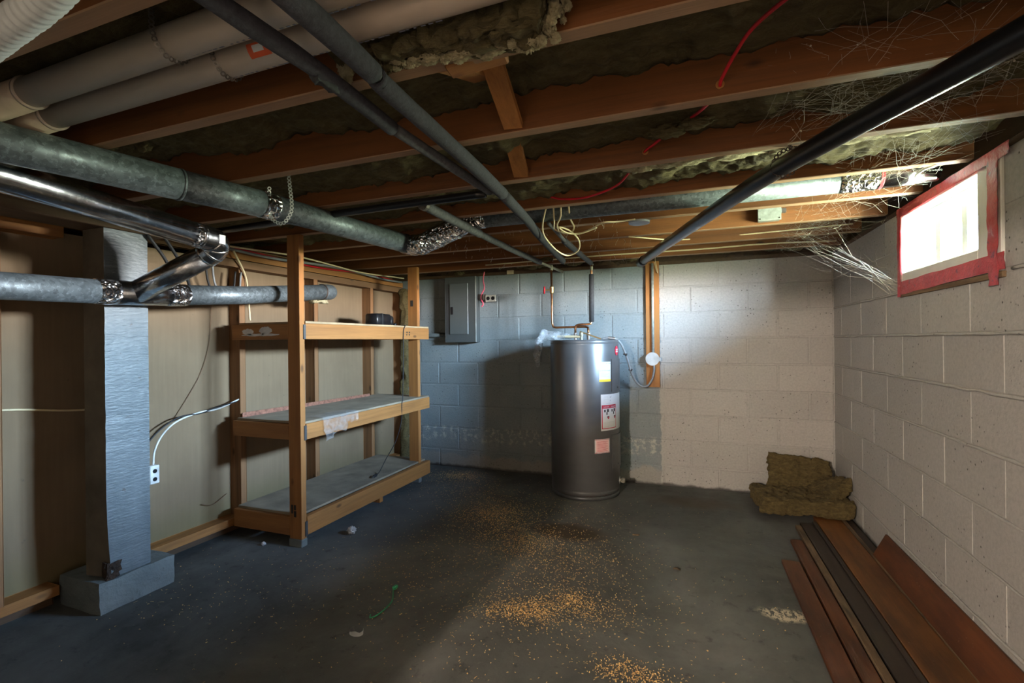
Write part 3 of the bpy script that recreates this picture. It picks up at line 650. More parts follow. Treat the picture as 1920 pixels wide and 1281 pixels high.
# ------------------------------------------------------------------ back wall fittings
ep = thing('electrical_panel', 'grey steel electrical panel with a hinged door on the block wall', 'electrical panel', (-2.93, -.045, 1.165))
obj('cabinet', bx(-3.085, -2.77, -.09, -.002, 1.165, 1.762, bev=.003), 'panel_grey', ep); dd = obj('door', bx(-3.03, -2.845, -.100, -.0895, 1.24, 1.70, bev=.002), 'panel_door', ep)
obj('latch', bx(-3.018, -2.995, -.103, -.099, 1.42, 1.49), 'black_plastic', dd); obj('cover_edge', bx(-2.776, -2.768, -.093, -.087, 1.167, 1.76), 'panel_edge', ep)
obj('door_reveal', bx(-3.066, -3.031, -.0925, -.0895, 1.24, 1.70), 'heater_dark', ep)
f = obj('conduit', tb([(-3.09, -.03, 1.235), (-3.55, -.03, 1.235)], .018, 12), 'panel_door', None, True); tag(f, 'grey horizontal conduit entering the left side of the electrical panel', 'conduit')
ou = thing('outlet', 'small duplex outlet mounted sideways beside the electrical panel', 'outlet', (-2.65, -.02, 1.53))
obj('box', bx(-2.70, -2.595, -.035, -.002, 1.527, 1.592, bev=.004), 'panel_door', ou); obj('cover_plate', bx(-2.698, -2.597, -.039, -.0352, 1.529, 1.590, bev=.002), 'outlet_face', ou)
for x in (-2.672, -2.625): obj('socket', tb([(x, -.0388, 1.56), (x, -.0405, 1.56)], .017, 16), 'black_plastic', ou)
pc = thing('pink_cable', 'pink cable hanging from the ceiling beside the electrical panel', 'cable', (-2.71, -.05, 1.49))
obj('cable', tb([(-2.70, -.05, 1.80), (-2.713, -.05, 1.728), (-2.703, -.05, 1.655), (-2.728, -.05, 1.60), (-2.735, -.05, 1.56), (-2.715, -.05, 1.51), (-2.73, -.05, 1.487)], .006, 8, 8), 'pink_cable', pc, True)
obj('clamp', bx(-2.765, -2.705, -.055, -.002, 1.545, 1.60, bev=.004), 'strap_rust', pc)
fb = obj('furring_board', bx(-1.298, -1.193, -.026, -.001, .79, 1.798, bev=.002), 'lumber_z'); tag(fb, 'upright pine board fixed to the block wall beside the heater', 'board')
cj = thing('junction_box', 'round grey junction box with conduit on the upright pine board', 'junction box', (-1.25, -.05, .97))
obj('box', tb([(-1.246, -.027, 1.018), (-1.246, -.062, 1.018)], .050, 28), 'jbox_round', cj); obj('cover', tb([(-1.246, -.062, 1.018), (-1.246, -.066, 1.018)], .053, 28), 'jbox_round', cj)
obj('conduit', tb([(-1.243, -.038, 1.06), (-1.243, -.038, 1.78)], .011, 12), 'jbox_steel', cj, True); obj('side_lug', bx(-1.205, -1.178, -.055, -.028, .998, 1.03, bev=.003), 'jbox_round', cj)
fc = thing('flexible_conduit', 'dark grey flexible conduit looping from heater top to junction box', 'conduit', (-1.4, -.15, .8))
obj('conduit', tb([(-1.60, -.30, HT+.006), (-1.56, -.30, HT+.014), (-1.51, -.29, HT+.010), (-1.462, -.27, 1.14), (-1.425, -.22, 1.03), (-1.405, -.14, .92), (-1.375, -.09, .84), (-1.332, -.07, .80), (-1.285, -.065, .805), (-1.25, -.06, .86), (-1.236, -.052, .93), (-1.238, -.048, .97)], .0085, 10, 8), 'grey_cable', fc, True)
obj('connector', tb([(-1.555, -.30, HT+.014), (-1.505, -.289, HT+.009)], .012, 10), 'steel', fc)
for p_ in ((-1.436, -.24, 1.06), (-1.408, -.15, .935)): obj('cable_tie', tb([V(p_)+V((-.012, 0, .006)), V(p_)+V((.014, 0, -.004))], .010, 6), 'black_rubber', fc)
f = obj('receptacle_plate', bx(-2.50, -2.44, -.004, .012, 1.772, 1.806), 'cream_cable'); tag(f, 'tiny cream electrical box at the top of the wall right of the pink cable', 'electrical box')

# ------------------------------------------------------------------ ducts
def ring_band(a, b, r, mat, name, parent, n=6):
    obj(name, tb(line(a, b, n), 0, 28, rf=lambda i, n_, p: r+.0022*noise.noise(p*60)), mat, parent, True)
dA = thing('supply_duct', 'long dull galvanized duct hanging under the joists at left', 'duct', (-2.55, -2.7, 1.66))
A0 = V((-2.79, -3.60, 1.742)); A1 = V((-2.751, -3.281, 1.742)); A2 = V((-2.583, -2.531, 1.742)); A3 = V((-2.49, -1.64, 1.740)); RA = .055
dirA = (A3-A2).normalized()
mid = lerp(A1, A2, .58)
obj('duct_section', tb([lerp(A0, A1, -2.0), A1, mid], RA, 40), 'galvanized', dA, True); obj('duct_section', tb([mid, A2], RA-.0012, 40), 'galvanized', dA, True)
obj('duct_section', tb([A2, A3], RA-.003, 40), 'galvanized', dA, True)
ring_band(lerp(A1, A2, .575), lerp(A1, A2, .585), RA+.0015, 'galvanized', 'joint_seam', dA, 3)
ring_band(A2-dirA*.03, A2+dirA*.03, RA+.001, 'foil_tape', 'foil_tape_band', dA)
obj('foil_elbow', tb([A3-dirA*.02, A3+dirA*.03, (-2.385, -1.665, 1.722), (-2.32, -1.655, 1.745), (-2.19, -1.655, 1.79), (-2.08, -1.655, 1.83), (-1.98, -1.655, 1.845)], 0, 32, 6, rf=lambda i, n_, p: .058+.006*noise.noise(p*28)+.003*noise.noise(p*70)), 'foil_tape', dA, True)
for k in range(2): ring_band((-2.17+.09*k, -1.655, 1.797+.03*k), (-2.165+.09*k, -1.655, 1.799+.03*k), .064, 'foil_tape', 'foil_wrap_edge', dA, 3)
def hanger(name, pts, mat, label, r=.0075, parent=None, cat='strap'):
    P = catmull(pts, 10); L_ = [0]
    for i in range(1, len(P)): L_.append(L_[-1]+(P[i]-P[i-1]).length)
    n = int(L_[-1]/(r*1.9)); bm = B()
    for k in range(n+1):
        s = L_[-1]*k/n; i = max(0, min(len(P)-2, next((j for j in range(len(L_)-1) if L_[j+1] >= s), len(P)-2)))
        c = lerp(P[i], P[i+1], (s-L_[i])/max(1e-6, L_[i+1]-L_[i])); d = (P[i+1]-P[i]).normalized()
        nrm = V((cam.location.x, cam.location.y, 1.2))-c; nrm = (nrm-d*nrm.dot(d)).normalized(); sd = d.cross(nrm); N = 10; rows = []
        for (rr, o_) in ((r, -.0006), (r, .0006), (r*.5, .0006), (r*.5, -.0006)): rows.append([bm.verts.new(c+(d*math.cos(2*PI*q_/N)*1.05+sd*math.sin(2*PI*q_/N))*rr+nrm*o_) for q_ in range(N)])
        for a_ in range(4):
            for q_ in range(N): bm.faces.new((rows[a_][q_], rows[a_][(q_+1) % N], rows[(a_+1) % 4][(q_+1) % N], rows[(a_+1) % 4][q_]))
    if parent is not None: return obj(name, bm, mat, parent)
    return tag(obj(name, bm, mat), label, cat)
hanger('hanger_strap', [(-2.455, -2.545, 1.86), (-2.448, -2.545, 1.80), (-2.444, -2.54, 1.73), (-2.452, -2.54, 1.69), (-2.49, -2.545, 1.655), (-2.54, -2.55, 1.68), (-2.555, -2.55, 1.74), (-2.545, -2.555, 1.80)], 'strap_pale', 'pale perforated hanger strap around the long dull galvanized duct')

dB = thing('branch_duct', 'new shiny galvanized duct with elbow and wye at left', 'duct', (-3.0, -2.75, 1.39))
B0 = V((-2.87, -3.232, 1.68)); B1 = V((-2.87, -2.617, 1.625)); RB = .05; dirB = (B1-B0).normalized()
obj('duct_section', tb([B0-V((0, .55, 0)), B0, B1], RB, 48), 'galvanized_new', dB, True)
Y3 = V((-3.25, -2.63, 1.400)); E1 = B1+dirB*.055
bez = [B1-dirB*.005, B1+dirB*.03, E1, E1+V((-.008, .030, -.012)), E1+V((-.035, .042, -.036)), E1+V((-.075, .034, -.062))]
el = obj('elbow', tb(bez, RB+.0015, 40, 4), 'galvanized_new', dB, True)
ring_band(B1-dirB*.03, B1+dirB*.008, RB+.001, 'foil_tape', 'foil_tape_band', dB)
for k in (2, 3, 4): ring_band(lerp(bez[k], bez[k+1], .1), lerp(bez[k], bez[k+1], .28), RB+.005, 'galvanized_new', 'elbow_gore', el, 3)
obj('spec_sticker', orient_box(B(), E1+V((.0535, .012, .016)), E1+V((.0525, .012, -.022)), .028, .002, (0, 1, 0)), 'label_white', el)
C0 = bez[-1]; obj('wye_leg', tb([C0+(C0-Y3).normalized()*.01, lerp(C0, Y3, .5), Y3], RB, 40), 'galvanized_new', dB, True)
d3 = thing('wall_duct', 'dull galvanized duct crossing in front of the post and behind the shelf post', 'duct', (-3.25, -2.2, 1.35))
D = [V((-3.235, -3.7, 1.383)), V((-3.245, -3.076, 1.387)), V((-3.25, -2.76, 1.395)), V((-3.255, -2.44, 1.408)), V((-3.26, -2.069, 1.440)), V((-3.28, -1.45, 1.515))]
obj('duct_section', tb(D[:3], RB, 40), 'galvanized', d3, True); obj('duct_section', tb([D[3], D[4], D[5]], RB-.001, 40), 'galvanized', d3, True)
obj('wye_body', tb([D[2], D[3]], RB+.002, 40), 'galvanized_new', d3, True)
for a, c in ((D[2]+(D[1]-D[2]).normalized()*.025, D[2]+(D[3]-D[2])*.16), (D[3]-(D[3]-D[2])*.16, D[3]+(D[4]-D[3]).normalized()*.035)): ring_band(a, c, RB+.0035, 'foil_tape', 'foil_tape_band', d3)
obj('end_elbow', tb([D[5], D[5]+V((-.004, .06, .006)), D[5]+V((-.03, .105, .010)), D[5]+V((-.09, .13, .012)), D[5]+V((-.30, .14, .012))], RB+.002, 36, 5), 'galvanized', d3, True)
ring_band(D[5]+V((0, -.004, 0)), D[5]+V((0, .004, 0)), RB+.004, 'strap_rust', 'wire_tie', d3, 3)
pk = V(D[5])+V((-.06, .03, -.055)); obj('wool_packing', fluffy(Matrix.Translation(pk), .05, .14, .03, (5, 10, 4), .014, 25, 4), 'wool_pale', d3, True)

d4 = thing('joist_bay_duct', 'galvanized duct lying between two joists below the window', 'duct', (-.9, -1.65, 1.80))
obj('duct_section', tb([(-1.99, -1.655, 1.838), (-1.2, -1.655, 1.835), (-.36, -1.655, 1.832)], .052, 36), 'galvanized', d4, True)
ring_band((-.36, -1.655, 1.832), (-.235, -1.655, 1.832), .054, 'foil_tape', 'foil_tape_band', d4, 14)
obj('duct_section', tb([(-.235, -1.655, 1.832), (-.03, -1.655, 1.84)], .051, 36), 'galvanized_new', d4, True)
obj('tape_remnant', tb([(-.225, -1.655, 1.832), (-.215, -1.655, 1.832)], .053, 30), 'tape_red', d4)

# ------------------------------------------------------------------ insulated water lines and other pipes
def wob(amp, fr, r): return lambda i, n_, p: r*(1+amp*noise.noise(p*fr))
p1 = thing('foam_pipe', 'thick dark grey foam covered water line, right of the pair overhead', 'pipe', (-1.62, -2.6, 1.74))
Q = [V((-1.565, -3.9, 1.765)), V((-1.587, -3.327, 1.765)), V((-1.609, -3.065, 1.765)), V((-1.654, -2.222, 1.765)), V((-1.70, -1.80, 1.765)), V((-1.744, -1.464, 1.763)), V((-1.80, -.95, 1.762)), V((-1.82, -.66, 1.752))]
obj('foam_sleeve', tb(catmull([Q[0], Q[1], V((-1.597, -3.155, 1.765))], 8), 0, 18, rf=wob(.05, 9, .0245)), 'pipe_foam', p1, True)
obj('foam_sleeve', tb(catmull([V((-1.600, -3.14, 1.765)), Q[2], V((-1.63, -2.6, 1.765)), V((-1.655, -2.235, 1.765))], 8), 0, 18, rf=wob(.05, 9, .0235)), 'pipe_foam', p1, True)
obj('foam_sleeve', tb(catmull([V((-1.657, -2.222, 1.765)), Q[4], Q[5]], 8), 0, 18, rf=wob(.05, 9, .0225)), 'pipe_foam', p1, True)
obj('foam_sleeve', tb(catmull([Q[5]+V((-.002, .012, 0)), Q[6], Q[7], Q[7]+V((-.003, .02, -.004))], 8), 0, 18, rf=lambda i, n_, p: .022 if i < n_-2 else .016), 'pipe_foam', p1, True)
for p_ in (V((-1.5985, -3.1475, 1.765)), V((-1.656, -2.2285, 1.765)), Q[5]+V((-.001, .006, 0))): obj('sleeve_gap', tb([p_+V((0, -.02, 0)), p_+V((0, .02, 0))], .017, 14), 'black_rubber', p1, True)
p2 = thing('foam_pipe', 'thinner grey foam covered water line, left of the pair overhead', 'pipe', (-1.70, -2.8, 1.745))
obj('foam_sleeve', tb(catmull([(-1.715, -3.95, 1.765), (-1.712, -3.444, 1.765), (-1.70, -3.208, 1.763), (-1.712, -2.915, 1.760)], 10), 0, 16, rf=wob(.08, 14, .0195)), 'pipe_foam', p2, True)
obj('torn_patch', fluffy(Matrix.Translation((-1.70, -3.19, 1.745)), .02, .06, .012, (4, 8, 3), .008, 50, 2), 'pipe_foam_dark', p2, True)
obj('foam_sleeve', tb(catmull([(-1.712, -2.905, 1.762), (-1.705, -2.6, 1.765), (-1.695, -2.275, 1.768)], 10), 0, 16, rf=wob(.05, 9, .0165)), 'pipe_foam_old', p2, True)
obj('bare_end', tb([(-1.695, -2.275, 1.768), (-1.694, -2.24, 1.769)], .008, 10), 'copper_old', p2)
p3 = thing('foam_pipe', 'old grey foam covered line ending above the red valve', 'pipe', (-2.03, -1.2, 1.74))
obj('foam_sleeve', tb(catmull([(-2.035, -2.20, 1.768), (-2.04, -1.95, 1.768), (-2.045, -1.60, 1.768)], 8), 0, 16, rf=wob(.05, 10, .0225)), 'pipe_foam_old', p3, True)
obj('foam_sleeve', tb(catmull([(-2.045, -1.59, 1.768), (-2.04, -1.1, 1.766), (-2.02, -.62, 1.764), (-2.018, -.56, 1.764)], 8), 0, 16, rf=wob(.07, 8, .019)), 'pipe_foam_old', p3, True)
obj('bare_pipe', tb([(-2.02, -.58, 1.764), (-2.0, -.31, 1.760), (-1.985, -.02, 1.762)], .0105, 12), 'copper_old', p3, True); obj('tee_fitting', tb([(-2.0, HYP, 1.775), (-2.0, HYP, 1.735)], .0135, 12), 'copper_old', p3)
obj('metal_collar', tb([(-2.035, -2.22, 1.768), (-2.035, -2.195, 1.768)], .0245, 14), 'strap_steel', p3)
p4 = thing('foam_pipe', 'grey foam covered line running back to the hot water riser', 'pipe', (-1.66, -.8, 1.74))
obj('bare_pipe', tb([(-1.63, -1.66, 1.775), (-1.655, -1.22, 1.765)], .011, 12), 'pipe_foam_old', p4, True)
obj('foam_sleeve', tb(catmull([(-1.655, -1.24, 1.765), (-1.665, -.8, 1.765), (-1.672, -.36, 1.765)], 8), 0, 16, rf=wob(.04, 10, .0185)), 'pipe_foam', p4, True); obj('bare_end', tb([(-1.672, -.36, 1.765), (-1.677, -.28, 1.765)], .0105, 10), 'copper_old', p4)
ap = thing('drain_pipe', 'glossy black plastic drain pipe slanting across the ceiling at right', 'pipe', (-.75, -2.2, 1.70))
K0, K1 = V((-.06, -3.46, 1.735)), V((-1.30, -.10, 1.77)); K = [K0, V((-.358, -2.864, 1.735)), V((-.66, -2.24, 1.737)), V((-.90, -1.56, 1.742)), V((-1.163, -.762, 1.748)), V((-1.285, -.36, 1.752))]
obj('pipe_run', tb(catmull(K, 6), .0305, 36), 'abs_black', ap, True); obj('coupling', tb([K[5]+V((.012, -.05, 0)), K[5], V((-1.31, -.26, 1.755))], .0345, 30), 'abs_black', ap, True)
hanger('hanger_strap', [(-.646, -2.245, 1.86), (-.640, -2.25, 1.80), (-.622, -2.252, 1.745), (-.632, -2.25, 1.712), (-.66, -2.245, 1.703), (-.69, -2.235, 1.735), (-.665, -2.235, 1.785), (-.60, -2.232, 1.80)], 'strap_rust', 'dark rusty perforated strap holding up the black drain pipe')
f = obj('black_pipe', tb(catmull([(-3.3, -2.19, 1.772), (-2.5, -2.225, 1.772), (-2.0, -2.235, 1.773), (-1.73, -2.235, 1.775)], 6), .0165, 16), 'abs_black', None, True); tag(f, 'thin black pipe running along a joist behind the long galvanized duct', 'pipe')
# PVC pair
for i, (y, z, lab) in enumerate(((-3.305, 1.842, 'upper'), (-3.212, 1.839, 'lower'))):
    t = thing('pvc_pipe', ('cream plastic drain pipe, upper of the two at top left' if i == 0 else 'cream plastic drain pipe with orange sticker, lower of the two at top left'), 'pipe', (-2.1, y, z-.037))
    dx = -.0 if i == 0 else -.09
    obj('pipe_run', tb([(-2.62+dx, y+.012, z), (-1.2, y-.008, z), (-.06, y-.015, z)], .0365, 40), 'pvc', t, True)
    obj('coupling', tb([(-2.58+dx, y+.012, z), (-3.2, y+.02, z)], .0405, 40), 'pvc_end', t, True); obj('coupling_lip', tb([(-2.585+dx, y+.012, z), (-2.575+dx, y+.012, z)], .0415, 40), 'pvc', t, True)
    for k in range(62):
        xx = -2.45+k*.017
        if k % 7 == 6: continue
        a = -1.22; w_ = random.choice((.006, .010, .014)); c = V((xx, y+.0368*math.cos(a), z+.0368*math.sin(a)))
        obj('pipe_print', orient_box(B(), c, c+V((w_, 0, 0)), .005, .0006, (0, .94, .34)), 'ink_blue', t)
    if i == 1:
        bm = B(); R = []
        for k in range(7): a = -2.9+k*.13; R.append([bm.verts.new((xx, y-.004+.0372*math.cos(a), z+.0372*math.sin(a))) for xx in (-1.86, -1.80)])
        for k in range(6): bm.faces.new((R[k][0], R[k+1][0], R[k+1][1], R[k][1]))
        s_ = obj('sticker', bm, 'sticker_orange', t)
        bm = B(); R = []
        for k in range(4): a = -2.78+k*.12; R.append([bm.verts.new((xx, y-.004+.0376*math.cos(a), z+.0376*math.sin(a))) for xx in (-1.845, -1.815)])
        for k in range(3): bm.faces.new((R[k][0], R[k+1][0], R[k+1][1], R[k][1]))
        obj('sticker_field', bm, 'label_white', s_)
    xs = -2.02 if i == 0 else -1.965
    hanger('pipe_strap', [(xs+.0, y-.042, z+.10), (xs, y-.040, z), (xs+.003, y-.020, z-.034), (xs+.004, y, z-.0395), (xs+.004, y+.025, z-.031), (xs+.004, y+.0395, z), (xs, y+.04, z+.05)], 'strap_steel', '', .006, t)
fx = obj('corrugated_hose', tb(catmull([(-2.36, -3.49, 1.72), (-2.265, -3.535, 1.72), (-2.082, -3.563, 1.72), (-1.901, -3.586, 1.722), (-1.75, -3.61, 1.74), (-1.6, -3.66, 1.76)], 28), 0, 26, rf=lambda i, n_, p: .026+.0018*math.cos(i*1.9)), 'flex_white', None, True); tag(fx, 'white corrugated flexible hose in the top left corner', 'hose')

# ------------------------------------------------------------------ cables and boxes overhead
def cable(name, pts, r, mat, label, cat='cable', n=8, seg=8):
    return tag(obj(name, tb(pts, r, seg, n), mat, None, True), label, cat)
rc = thing('red_cable', 'red electrical cable threaded through the joists', 'cable', (-1.0, -2.4, 1.83))
obj('cable', tb([(-.66, -3.06, 1.845), (-.72, -2.95, 1.872), (-.80, -2.82, 1.885), (-.84, -2.76, 1.86), (-.868, -2.70, 1.832), (-.87, -2.66, 1.83), (-.885, -2.56, 1.85), (-.93, -2.45, 1.862), (-1.0, -2.38, 1.856), (-1.06, -2.32, 1.842), (-1.094, -2.28, 1.837), (-1.11, -2.22, 1.838), (-1.16, -2.10, 1.845), (-1.24, -1.98, 1.822), (-1.38, -1.92, 1.806), (-1.50, -1.89, 1.82), (-1.57, -1.87, 1.846), (-1.60, -1.80, 1.86)], .0048, 10, 8), 'red_cable', rc, True)
for (x, y, z) in ((-.87, -2.679, 1.831), (-1.094, -2.273, 1.837), (-1.57, -1.867, 1.847)): obj('hole_rim', tb([(x, y-.002, z), (x, y+.003, z)], .011, 14), 'lumber_z', rc)
wc = thing('wire_coil', 'loose coil of cream electrical cable around the foam pipes', 'cable', (-1.6, -1.5, 1.68))
obj('cable', tb([(-1.60, -1.78, 1.84), (-1.64, -1.72, 1.78), (-1.685, -1.58, 1.755), (-1.70, -1.46, 1.735), (-1.685, -1.30, 1.70), (-1.64, -1.22, 1.68), (-1.57, -1.25, 1.70), (-1.54, -1.36, 1.735), (-1.56, -1.48, 1.765), (-1.60, -1.56, 1.772), (-1.58, -1.50, 1.755), (-1.52, -1.46, 1.75), (-1.44, -1.50, 1.762), (-1.36, -1.60, 1.765), (-1.30, -1.56, 1.772), (-1.22, -1.46, 1.80)], .0042, 10, 8), 'cream_cable', wc, True)
obj('cable', tb([(-1.53, -1.80, 1.84), (-1.55, -1.72, 1.79), (-1.60, -1.60, 1.775), (-1.61, -1.50, 1.76), (-1.57, -1.44, 1.762), (-1.53, -1.52, 1.775), (-1.52, -1.64, 1.79), (-1.50, -1.76, 1.83)], .0042, 10, 8), 'cream_cable', wc, True)
obj('cable', tb([(-1.56, -1.82, 1.84), (-1.60, -1.66, 1.778), (-1.63, -1.54, 1.768), (-1.58, -1.46, 1.757), (-1.50, -1.45, 1.756), (-1.42, -1.46, 1.775)], .0042, 10, 8), 'cream_cable', wc, True)
rl = thing('ceiling_lampholder', 'small round grey fixture under the joists beside the cream wire', 'light fixture', (-1.20, -1.40, 1.78))
obj('housing', tb([(-1.21, -1.40, 1.80), (-1.21, -1.40, 1.842)], .042, 20), 'strap_rust', rl); obj('base_plate', tb([(-1.205, -1.40, 1.79), (-1.205, -1.40, 1.80)], .055, 26), 'jbox_round', rl)
obj('white_clip', bx(-1.165, -1.145, -1.43, -1.41, 1.80, 1.845), 'white_cable', rl); obj('bracket_arm', bx(-1.21, -1.19, -1.415, -1.35, 1.842, 1.85), 'strap_rust', rl)
jb = thing('metal_box', 'square galvanized junction box on the joist under the drain pipe', 'junction box', (-.55, -1.09, 1.81))
obj('box', bx(-.602, -.495, -1.105, -1.055, 1.812, 1.890, bev=.004), 'jbox_steel', jb); obj('cover', bx(-.605, -.492, -1.109, -1.105, 1.809, 1.893, bev=.001), 'jbox_steel', jb); obj('cable_clamp', bx(-.49, -.465, -1.09, -1.065, 1.85, 1.875, bev=.003), 'steel', jb)
for x in (-.595, -.502): obj('screw', tb([(x, -1.1085, 1.82), (x, -1.112, 1.82)], .004, 8), 'ink', jb)
cable('cream_cable', [(-1.30, -1.062, 1.795), (-1.0, -.66, 1.83), (-.5, -.655, 1.835), (-.05, -.655, 1.845)], .004, 'cream_cable', 'straight cream cable stapled along a joist near the back wall')
cable('grey_cable', [(-2.6, -.252, 1.825), (-1.6, -.25, 1.835), (-.9, -.25, 1.83), (-.45, -.25, 1.835), (-.04, -.25, 1.82)], .0055, 'cream_cable', 'pale cable sagging along the last joist above the white wall')
cable('bent_wire', [(-.05, -1.82, 1.86), (-.06, -1.80, 1.84), (-.10, -1.84, 1.80), (-.14, -1.84, 1.788), (-.13, -1.75, 1.785), (-.05, -1.70, 1.79)], .005, 'white_cable', 'bent white cable loop at the ceiling above the window')
cable('wire_stub', [(-1.20, -.30, 1.79), (-1.215, -.10, 1.79), (-1.21, -.045, 1.76), (-1.20, -.04, 1.70), (-1.215, -.04, 1.74), (-1.225, -.05, 1.79)], .002, 'cream_cable', 'tangle of thin string at the end of the drain pipe', 'string')
# wiring along the top of the partition and by the wye
for i, (o_, mt, lb) in enumerate(((0, 'red_cable', 'red cable lying along the top of the stud wall'), (.025, 'grey_cable', 'dark cable lying along the top of the stud wall'), (.05, 'cream_cable', 'cream cable drooping along the top of the stud wall'))):
    P = []
    for k in range(10):
        s = 2.2-k*.235; X, Y = LW(s, .02+o_); P.append((X, Y, 1.748+.012*math.sin(k*1.1+i*2)+(.02 if i == 2 else .004)))
    cable('partition_cable', P, .006 if i != 1 else .009, mt, lb)
for i, (x, d, lb) in enumerate(((2.02, 'black_rubber', 'left black cable sagging behind the shiny wye leg'), (1.98, 'grey_cable', 'grey cable dropping down beside the first stud'), (1.92, 'cream_cable', 'cream cable hanging down the first stud behind the shelf'))):
    X, Y = LW(x, .03); X2, Y2 = LW(x-.16, .015); 
    pts = [(X, Y, 1.74), (X+.01, Y-.02, 1.62), (X, Y+.02, 1.50), (X2, Y2, 1.48), (X2, Y2+.03, 1.62)] if i < 2 else [(X+.02, Y+.05, 1.74), (X2+.0, Y2, 1.60), (X2, Y2+.02, 1.45), (X2, Y2+.03, 1.32)]
    cable('wall_cable', pts, .006, d, lb)
for i, xo in enumerate((0, .07)):
    cable('black_cable', [(-3.34+xo*.2, -2.52+xo, 1.69), (-3.36, -2.42+xo, 1.58), (-3.42, -2.33+xo, 1.47), (-3.50, -2.28+xo, 1.40)], .0075, 'black_rubber', ('black cable beside the painted post, nearer the post' if i == 0 else 'black cable beside the painted post, farther from the post'))
hb = thing('hanging_outlet', 'white handy box outlet hanging on a cable beside the post', 'outlet', (-3.64, -2.32, .43))
obj('cable', tb([(-3.63, -2.319, .535), (-3.63, -2.31, .609), (-3.63, -2.268, .686), (-3.63, -2.19, .745), (-3.63, -2.06, .776), (-3.63, -1.94, .782), (-3.62, -1.80, .826)], .005, 8, 8), 'white_cable', hb, True)
obj('box', bx(-3.655, -3.615, -2.345, -2.295, .435, .532, bev=.004), 'white_cable', hb)
for z in (.46, .503): obj('socket', tb([(-3.616, -2.32, z), (-3.6135, -2.32, z)], .011, 12), 'black_plastic', hb)
cable('black_cable', [(-3.64, -2.40, .58), (-3.63, -2.30, .70), (-3.63, -2.18, .765), (-3.628, -2.06, .770), (-3.628, -1.96, .79), (-3.62, -1.82, .812)], .0042, 'black_rubber', 'black cable running along the white cable of the hanging outlet')
cable('wall_cable', [LW(2.50, -.085)+(.855,), LW(2.65, -.083)+(.868,), LW(2.89, -.083)+(.90,), LW(3.3, -.083)+(.90,)], .005, 'cream_cable', 'thin pale cable running across the drywall left of the post')
cable('thin_wire', [LW(1.92, -.08)+(1.42,), LW(1.925, -.08)+(1.30,), LW(1.94, -.082)+(1.15,), LW(1.99, -.082)+(1.0,), LW(2.06, -.082)+(.88,), LW(2.15, -.082)+(.75,)], .0018, 'brown_cable', 'thin brown wire hanging down the drywall between post and shelf')
cable('thin_wire', [LW(1.83, -.08)+(.235,), LW(1.93, -.07)+(.20,), LW(2.0, -.078)+(.222,)], .002, 'brown_cable', 'short brown wire end low on the drywall beside the shelf')

# ------------------------------------------------------------------ loose insulation
hc = thing('torn_insulation', 'torn yellow insulation batt sagging between joists at top centre', 'insulation', (-1.4, -3.25, 1.82))
def ragw(m4, a, b, c, n, amp, seed):
    bm = fluffy(m4, a, b, c, n, amp, 9, seed)
    for v in bm.verts: p = v.co.copy(); v.co += V(noise.noise_vector(p*30+V((seed, 0, 0))))*amp*.6+V(noise.noise_vector(p*75))*amp*.35; v.co.y = min(-3.088, v.co.y)
    return bm
def tuft(parent, c, s, seed, mat='wool_pale'):
    bm = B(); bmesh.ops.create_icosphere(bm, subdivisions=4, radius=1)
    for v in bm.verts:
        p = v.co.copy(); k = 1+.42*noise.noise(p*2.2+V((seed, 0, 0)))+.34*noise.noise(p*5.5+V((0, seed, 0)))+.20*noise.noise(p*12)
        v.co = V(c)+V((p.x*s[0], p.y*s[1], p.z*s[2]))*k
    return obj('wool_tuft', bm, mat, parent, True)
obj('batt', ragw(Matrix.Translation((-1.475, -3.128, 1.862)) @ Matrix.Rotation(.12, 4, 'Y'), .50, .075, .12, (90, 14, 22), .024, 3), 'wool', hc, True)
obj('batt', ragw(Matrix.Translation((-1.345, -3.135, 1.838)) @ Matrix.Rotation(.14, 4, 'Y'), .26, .07, .10, (50, 14, 20), .022, 9), 'wool', hc, True)
rs = random.Random(11)
for i in range(44):
    u = i/43; x = -1.60+.36*u; z = 1.808-.030*u+rs.uniform(-.006, .006); tuft(hc, (x, -3.10+rs.uniform(-.02, .008), z), (rs.uniform(.010, .024), .010, rs.uniform(.004, .010)), i)
for i in range(34):
    u = rs.random(); x = -1.225+rs.gauss(0, .016)+.035*u; z = 1.768+.085*u+rs.gauss(0, .006); sz = rs.uniform(.006, .014); tuft(hc, (x, -3.105+rs.uniform(-.03, .01), z), (sz, sz, sz*rs.uniform(.8, 1.6)), 100+i)
for i, (x, z, a) in enumerate(((-1.715, 1.885, .040), (-1.70, 1.86, .03), (-1.66, 1.89, .035), (-1.615, 1.875, .045), (-1.59, 1.862, .035), (-1.555, 1.868, .03))): tuft(hc, (x, -3.11, z-.045), (.012, .010, a), 40+i, 'wool_pale' if i < 2 else 'wool')
k = 0
for (x, y, z, sx_) in ((-.45, -2.235, 1.812, .10), (-.62, -2.235, 1.812, .11), (-.80, -2.235, 1.811, .12), (-.98, -2.235, 1.808, .10), (-1.12, -2.236, 1.806, .07), (-.30, -2.235, 1.815, .10)):
    t = tuft(ce, (x, y+.055, z+.014), (sx_, .05, .014), 60+k); k += 1
for (x, y, z, s) in ((-2.75, -3.02, 1.835, .03), (-2.63, -2.98, 1.82, .02), (-2.45, -2.60, 1.83, .02), (-1.02, -2.40, 1.845, .035), (-.93, -2.42, 1.85, .03), (-2.10, -1.72, 1.80, .02), (-2.0, -.45, 1.80, .03), (-1.85, -.15, 1.81, .04), (-2.2, -.16, 1.805, .05), (-1.45, -.15, 1.81, .05), (-2.95, -.05, 1.80, .03)):
    tuft(ce, (x, y, z), (s*1.6, s*.8, s*.55), 80+k, 'wool'); k += 1
